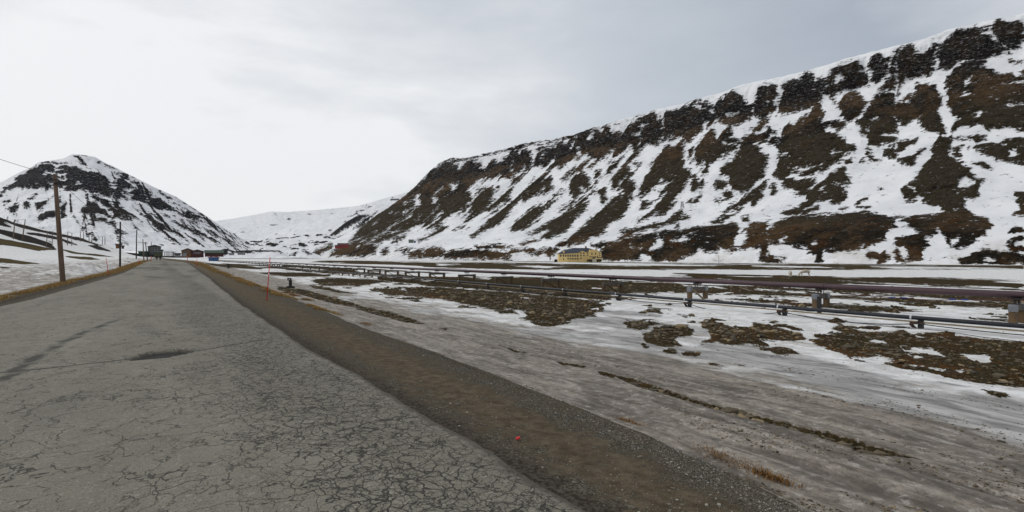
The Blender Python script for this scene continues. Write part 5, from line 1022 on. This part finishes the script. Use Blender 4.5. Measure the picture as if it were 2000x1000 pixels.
def person(px, py, Y, label, h, stride):
    t, s, z = wpt(px, py, Y); r = thing('person', label, 'person', (t, s, z), pi+.0); k = h/1.78
    st = stride
    V = [(0, 0, .95), (0, 0, 1.12), (0, -.01, 1.36), (0, 0, 1.50), (0, .015, 1.60), (0, .02, 1.70),
         (.09, 0, .90), (.10, st*.5, .50), (.10, st*.8-.05, .08), (.10, st*.8+.10, .05), (-.09, 0, .90), (-.10, -st*.35, .50), (-.10, -st-.06, .10), (-.10, -st+.09, .05),
         (.19, 0, 1.42), (.24, -st*.3, 1.15), (.23, -st*.2+.10, .92), (.23, -st*.2+.14, .84), (-.19, 0, 1.42), (-.24, st*.3, 1.15), (-.23, st*.2+.12, .92), (-.23, st*.2+.16, .84)]
    E = [(0, 1), (1, 2), (2, 3), (3, 4), (4, 5), (0, 6), (6, 7), (7, 8), (8, 9), (0, 10), (10, 11), (11, 12), (12, 13), (2, 14), (14, 15), (15, 16), (16, 17), (2, 18), (18, 19), (19, 20), (20, 21)]
    Rr = [(.16, .11), (.15, .11), (.18, .12), .06, .085, .095, .10, .07, .05, .04, .10, .07, .05, .04, .075, .055, .04, .035, .075, .055, .04, .035]
    skin_obj('body', [(a*k, b*k, c*k) for a, b, c in V], E, [tuple(q*k for q in x) if isinstance(x, tuple) else x*k for x in Rr], M['jeans'], r, 2)
    skin_obj('jacket', [(a*k, b*k, c*k) for a, b, c in ((0, 0, .88), (0, 0, 1.12), (0, -.01, 1.36), (0, .01, 1.5), (.2, 0, 1.42), (.245, -st*.3, 1.15), (.235, -st*.2+.10, .95), (-.2, 0, 1.42), (-.245, st*.3, 1.15), (-.235, st*.2+.12, .95))],
             [(0, 1), (1, 2), (2, 3), (2, 4), (4, 5), (5, 6), (2, 7), (7, 8), (8, 9)], [(.20*k, .15*k), (.185*k, .14*k), (.21*k, .15*k), .09*k, .095*k, .075*k, .06*k, .095*k, .075*k, .06*k], M['cloth'], r, 2)
    skin_obj('hair', [(0, .0, 1.66*k), (0, -.005, 1.74*k)], [(0, 1)], [.10*k, .10*k], M['hair'], r, 2)
person(306.3, 508.7, 170, 'walker in dark clothes, left of the pair on the road, seen from behind', 1.74, .22)
person(313, 508.9, 168, 'walker in dark jacket, right of the pair on the road, seen from behind', 1.80, -.20)
def reindeer(px, py, Y, label, side, ant, sc_=1.0, rz=0):
    t, s, z, Yg = ground_at(px, py); r = thing('reindeer', label, 'reindeer', (t, s, z), -A+rz); r.scale = (sc_*Yg/75*1.0,)*3
    f = side      # +1 faces right in the photo, -1 faces left
    V = [(-.50, 0, .84), (-.15, 0, .80), (.25, 0, .80), (.50, 0, .86), (.72, 0, .62), (.88, 0, .30), (.98, 0, .12), (1.04, 0, .06),
         (-.66, 0, .88), (-.50, .12, .66), (-.46, .13, .42), (-.60, .13, .30), (-.56, .13, .02), (-.48, -.12, .66), (-.38, -.13, .42), (-.52, -.13, .30), (-.48, -.13, .02),
         (.42, .12, .62), (.44, .12, .34), (.42, .12, .02), (.50, -.12, .62), (.56, -.12, .34), (.52, -.12, .02), (.90, .10, .36), (.90, -.10, .36)]
    E = [(0, 1), (1, 2), (2, 3), (3, 4), (4, 5), (5, 6), (6, 7), (0, 8), (0, 9), (9, 10), (10, 11), (11, 12), (0, 13), (13, 14), (14, 15), (15, 16), (3, 17), (17, 18), (18, 19), (3, 20), (20, 21), (21, 22), (5, 23), (5, 24)]
    Rr = [(.19, .23), (.20, .25), (.21, .27), (.17, .23), .13, .10, .07, .045, .05, .11, .055, .05, .035, .11, .055, .05, .035, .09, .055, .035, .09, .055, .035, .03, .03]
    skin_obj('body', [(a*f, b, c) for a, b, c in V], E, Rr, M['fur'], r, 2)
    if ant:
        for sy in (-1, 1):
            bm = bmesh.new(); tube(bm, [(f*.86, sy*.05, .38), (f*.80, sy*.16, .55), (f*.92, sy*.22, .72), (f*1.02, sy*.2, .8)], [.018, .015, .012, .008], 6); tube(bm, [(f*.83, sy*.1, .46), (f*.95, sy*.12, .52)], [.012, .008], 6); bm_obj('antler', bm, M['antler'], r, True)
reindeer(1543.5, 540.8, 75, 'cream reindeer turned away, left of the two grazing on the plain', -1, False, .92, .95)
reindeer(1573, 540.8, 75, 'cream reindeer in side view with lowered head, right of the two grazing', -1, False, 1.06, 0)
# dropped wrapper on the shoulder
t, s, z, Y = ground_at(1012, 860); bm = bmesh.new()
tube(bm, [(-.024, 0, .012), (-.02, 0, .012), (.02, .002, .013), (.024, .002, .012)], [.006, .012, .012, .006], 10); o_ = bm_obj('wrapper', bm, M['wrapper'], None, True); o_.location = (t, s, z+.006); o_.rotation_euler = (0, 0, .2); tag(o_, 'small bright red wrapper lying on the brown shoulder', 'litter')
# dark boulder against the snow at the mountain foot
def boulder(px, py, Y, w_, h_, label, seed):
    t, s, z = wpt(px, py, Y); bm = bmesh.new(); bmesh.ops.create_icosphere(bm, subdivisions=4, radius=1)
    for v in bm.verts:
        n = fbm(np.array([v.co.x*1.3+seed]), np.array([v.co.y*1.3+v.co.z*2.1]), 4, 5)[0]; v.co *= 1+.35*n; v.co.x *= w_; v.co.y *= w_; v.co.z *= h_
    m_ = M.setdefault('boulder', weathered('dark_boulder_rock', (.028, .024, .02), (.012, .011, .01), .6, .95)); o_ = bm_obj('boulder', bm, m_, None, False); o_.location = (t, s, z+h_*.55); tag(o_, label, 'boulder')
boulder(1602.5, 511, 640, 3.0, 6.5, 'dark upright boulder standing in the snow at the mountain foot', 3)

# ------------------------------------------------------------------ loose stones and dry grass
ICO = bmesh.new(); bmesh.ops.create_icosphere(ICO, subdivisions=1, radius=1); IV = np.array([v.co[:] for v in ICO.verts]); IF = np.array([[v.index for v in f.verts] for f in ICO.faces]); ICO.free()
def scatter_stones(name, P, size, mat, flat=.55):
    n = len(P); V = np.repeat(IV[None], n, 0)*(1+rng.normal(0, .16, (n, len(IV), 1))); sc3 = size[:, None]*np.c_[rng.uniform(.7, 1.5, n), rng.uniform(.6, 1.2, n), rng.uniform(.35, .8, n)*flat*1.6]
    V = V*sc3[:, None, :]; a = rng.uniform(0, 2*pi, n); c, s_ = np.cos(a)[:, None], np.sin(a)[:, None]; x = V[..., 0]*c-V[..., 1]*s_; y = V[..., 0]*s_+V[..., 1]*c
    V = np.stack([x, y, V[..., 2]], -1)+P[:, None, :]; F = (IF[None]+np.arange(n)[:, None, None]*len(IV)).reshape(-1, 3)
    tone = np.repeat(rng.random(n), len(IV)); o_ = mesh_np(name, V.reshape(-1, 3), F, mat, False, None, dict(tone=tone)); return tag(o_, kind='stuff')
def stone_mat(name, a, b, c):
    n = NT(name); tn = n.attr('tone'); col = n.mix(tn, a, b); col = n.mix(n.ss(tn, .86, .9), col, c); col = n.mix(n.ss(n.noise(30, 3), .5, .7, 0, .5), col, tuple(v*.5 for v in a)); return n.fin(col, .9)
MS1 = stone_mat('tundra_stone', (.04, .033, .021), (.15, .118, .073), (.24, .18, .10)); MS2 = stone_mat('shoulder_pebble', (.055, .048, .034), (.20, .182, .142), (.32, .30, .26))
def pick(mask, n, jit):
    idx = np.where(mask)[0]; i = rng.choice(idx, n, replace=True, p=None); r = G_Y[i]*jit
    return np.c_[G_t[i]+rng.normal(0, 1, n)*r, G_s[i]+rng.normal(0, 1, n)*r, G_z[i]], i
m = (G_tun > .62) & (G_Y < 42) & (G_t > 5) & (G_px > 300) & (G_px < 2300)
P, i = pick(m, 6500, .002); sz = rng.lognormal(-3.35, .5, len(P))*np.clip(G_Y[i]/14, .7, 1.4); P[:, 2] += sz*.1
o_ = scatter_stones('tundra_stones', P, np.clip(sz, .012, .17), MS1); tag(o_, 'loose stones scattered over the brown tundra patches', 'stones')
m = (G_grav > .6) & (G_Y < 16) & (G_t > 2.5) & (G_px > 100) & (G_px < 2200)
P, i = pick(m, 15000, .002); sz = np.clip(rng.lognormal(-5.6, .5, len(P)), .002, .016); P[:, 2] += sz*.15
o_ = scatter_stones('shoulder_gravel', P, sz, MS2); tag(o_, 'loose grey gravel along the right shoulder of the road', 'gravel')

m = (G_tun < .4) & (G_grav < .3) & (G_Y < 24) & (G_t > 3.6) & (G_px > 300) & (G_px < 2300) & (fbm(G_t/.7, G_s/3, 4, 131) > .05)
P, i = pick(m, 9000, .002); sz = np.clip(rng.lognormal(-5.1, .5, len(P)), .003, .035); P[:, 2] += sz*.1
o_ = scatter_stones('ice_grit', P, sz, MS1); tag(o_, 'small grit and stones frozen into the dirty ice beside the road', 'grit')
m = (G_t > 2.45) & (G_t < 4.3) & (G_grav < .6) & (G_Y < 13) & (G_px > 100) & (G_px < 2200) & (G_t < edge_t(G_s)-.05)
P, i = pick(m, 5200, .002); sz = np.clip(rng.lognormal(-5.5, .6, len(P)), .002, .022)*np.where(fbm(P[:, 0]/.3, P[:, 1]/.8, 3, 141) > .02, 1.15, .7); P[:, 2] += sz*.15
o_ = scatter_stones('loose_stones', P, sz, MS2); tag(o_, 'loose small stones on the brown dirt strip beside the asphalt', 'stones')
def grass(name, P, hts, mat, label):
    n = len(P); a = rng.uniform(0, 2*pi, n); ln = rng.uniform(.2, .9, n)*hts; w_ = hts*.05+.0018
    d = np.c_[np.cos(a), np.sin(a)]; pz = np.c_[-d[:, 1], d[:, 0]]
    b0 = P.copy(); b0[:, :2] += pz*w_[:, None]; b1 = P.copy(); b1[:, :2] -= pz*w_[:, None]
    m0 = P.copy(); m0[:, :2] += d*(ln*.35)[:, None]+pz*(w_*.7)[:, None]; m0[:, 2] += hts*.6; m1 = m0.copy(); m1[:, :2] -= pz*(w_*1.4)[:, None]
    tp_ = P.copy(); tp_[:, :2] += d*ln[:, None]; tp_[:, 2] += hts*.85
    V = np.stack([b0, b1, m1, m0, tp_], 1).reshape(-1, 3); k = np.arange(n)[:, None]*5
    F = np.concatenate([k+np.array([[0, 1, 2]]), k+np.array([[0, 2, 3]]), k+np.array([[3, 2, 4]])]); o_ = mesh_np(name, V, F, mat, False, None, dict(tone=np.repeat(rng.random(n), 5)))
    return tag(o_, label, 'grass', None, 'stuff')
def grass_mat(name, a, b):
    n = NT(name); return n.fin(n.mix(n.attr('tone'), a, b), .9, spec=.1)
MGy = grass_mat('straw_grass', (.14, .085, .03), (.42, .28, .11)); MGr = grass_mat('rusty_grass', (.11, .055, .02), (.30, .17, .065))
def strip(n, s0, s1, tc_, wd, dens, hmin, hmax, zoff=0, seed=0, power=1.6):
    s = s0+(s1-s0)*rng.random(n)**power; t = tc_(s)+rng.normal(0, 1, n)*wd(s); keep = fbm(t/.8, s/2.2, 3, seed) > dens(s); t, s = t[keep], s[keep]
    z = ground_z(t, s)-.01; h = rng.uniform(hmin, hmax, len(t))*np.clip(.6+s/60, .6, 2.4); return np.c_[t, s, z+zoff], h
P, h = strip(100000, 4, 210, lambda s: -verge_l(s)+.12-.0006*s, lambda s: .16+.0022*s, lambda s: s*0-.22, .05, .13, 0, 301)
grass('dry_grass', P, h, MGy, 'straw coloured dry grass along the left verge')
P, h = strip(60000, 13, 170, lambda s: edge_t(s)+.05+.2*fbm(s*0, s/9, 2, 77), lambda s: .10+.0032*s, lambda s: np.interp(s, [13, 22, 30, 60, 90], [.40, .18, .02, .06, .12]), .05, .15, 0, 303)
grass('dry_grass', P, h, MGy, 'straw coloured dry grass along the right verge beyond the red marker')
pts = []; hs_ = []
for px, py, n, rad, hh in ((715, 634, 500, .13, .09), (722, 637, 300, .12, .06), (1425, 893, 380, .13, .035), (1445, 905, 260, .12, .03), (1510, 931, 260, .07, .06), (1225, 822, 260, .07, .05), (990, 738, 260, .10, .05), (1040, 752, 200, .10, .05), (820, 672, 250, .12, .05), (600, 586, 500, .2, .11), (575, 577, 500, .22, .10), (560, 572, 400, .22, .10), (1400, 886, 200, .10, .04), (660, 604, 260, .13, .06), (870, 695, 180, .12, .05)):
    t, s, z, Y = ground_at(px, py); q = rng.normal(0, rad, (n, 2)); q[:, 0] *= .5; q[:, 1] *= 1.6; x, y = t+q[:, 0], s+q[:, 1]; pts.append(np.c_[x, y, ground_z(x, y)-.02]); hs_.append(rng.uniform(.5, 1, n)*hh)
grass('rusty_tufts', np.vstack(pts), np.concatenate(hs_), MGr, 'rust brown grass tufts where the gravel meets the ice')
m = (G_tun > .7) & (G_Y < 38) & (G_t > 5) & (G_px > 300) & (G_px < 2300) & (fbm(G_t/1.6, G_s/1.6, 3, 91) > .12)
P, i = pick(m, 30000, .003); P[:, 2] -= .01; grass('tundra_moss', P, rng.uniform(.015, .05, len(P)), grass_mat('moss', (.06, .028, .010), (.19, .095, .034)), 'rust brown moss and low grass on the tundra patches')

# ------------------------------------------------------------------ the air
bm = bmesh.new(); box(bm, (0, 4000, 700), (16000, 13000, 2000)); 
for v in bm.verts: v.co.z = -22. if v.co.z < 0 else 1500.
hz = NT('haze_air'); hz.t.nodes.remove(hz.b); pv = hz.t.nodes.new('ShaderNodeVolumePrincipled'); pv.inputs['Color'].default_value = (.93, .95, 1, 1); pv.inputs['Density'].default_value = 0.9e-5; pv.inputs['Anisotropy'].default_value = .2
hz.t.links.new(pv.outputs[0], hz.out.inputs['Volume']); tag(bm_obj('haze', bm, hz.m), kind='stuff')
print('verts', sum(len(o.data.vertices) for o in bpy.data.objects if o.type == 'MESH'))
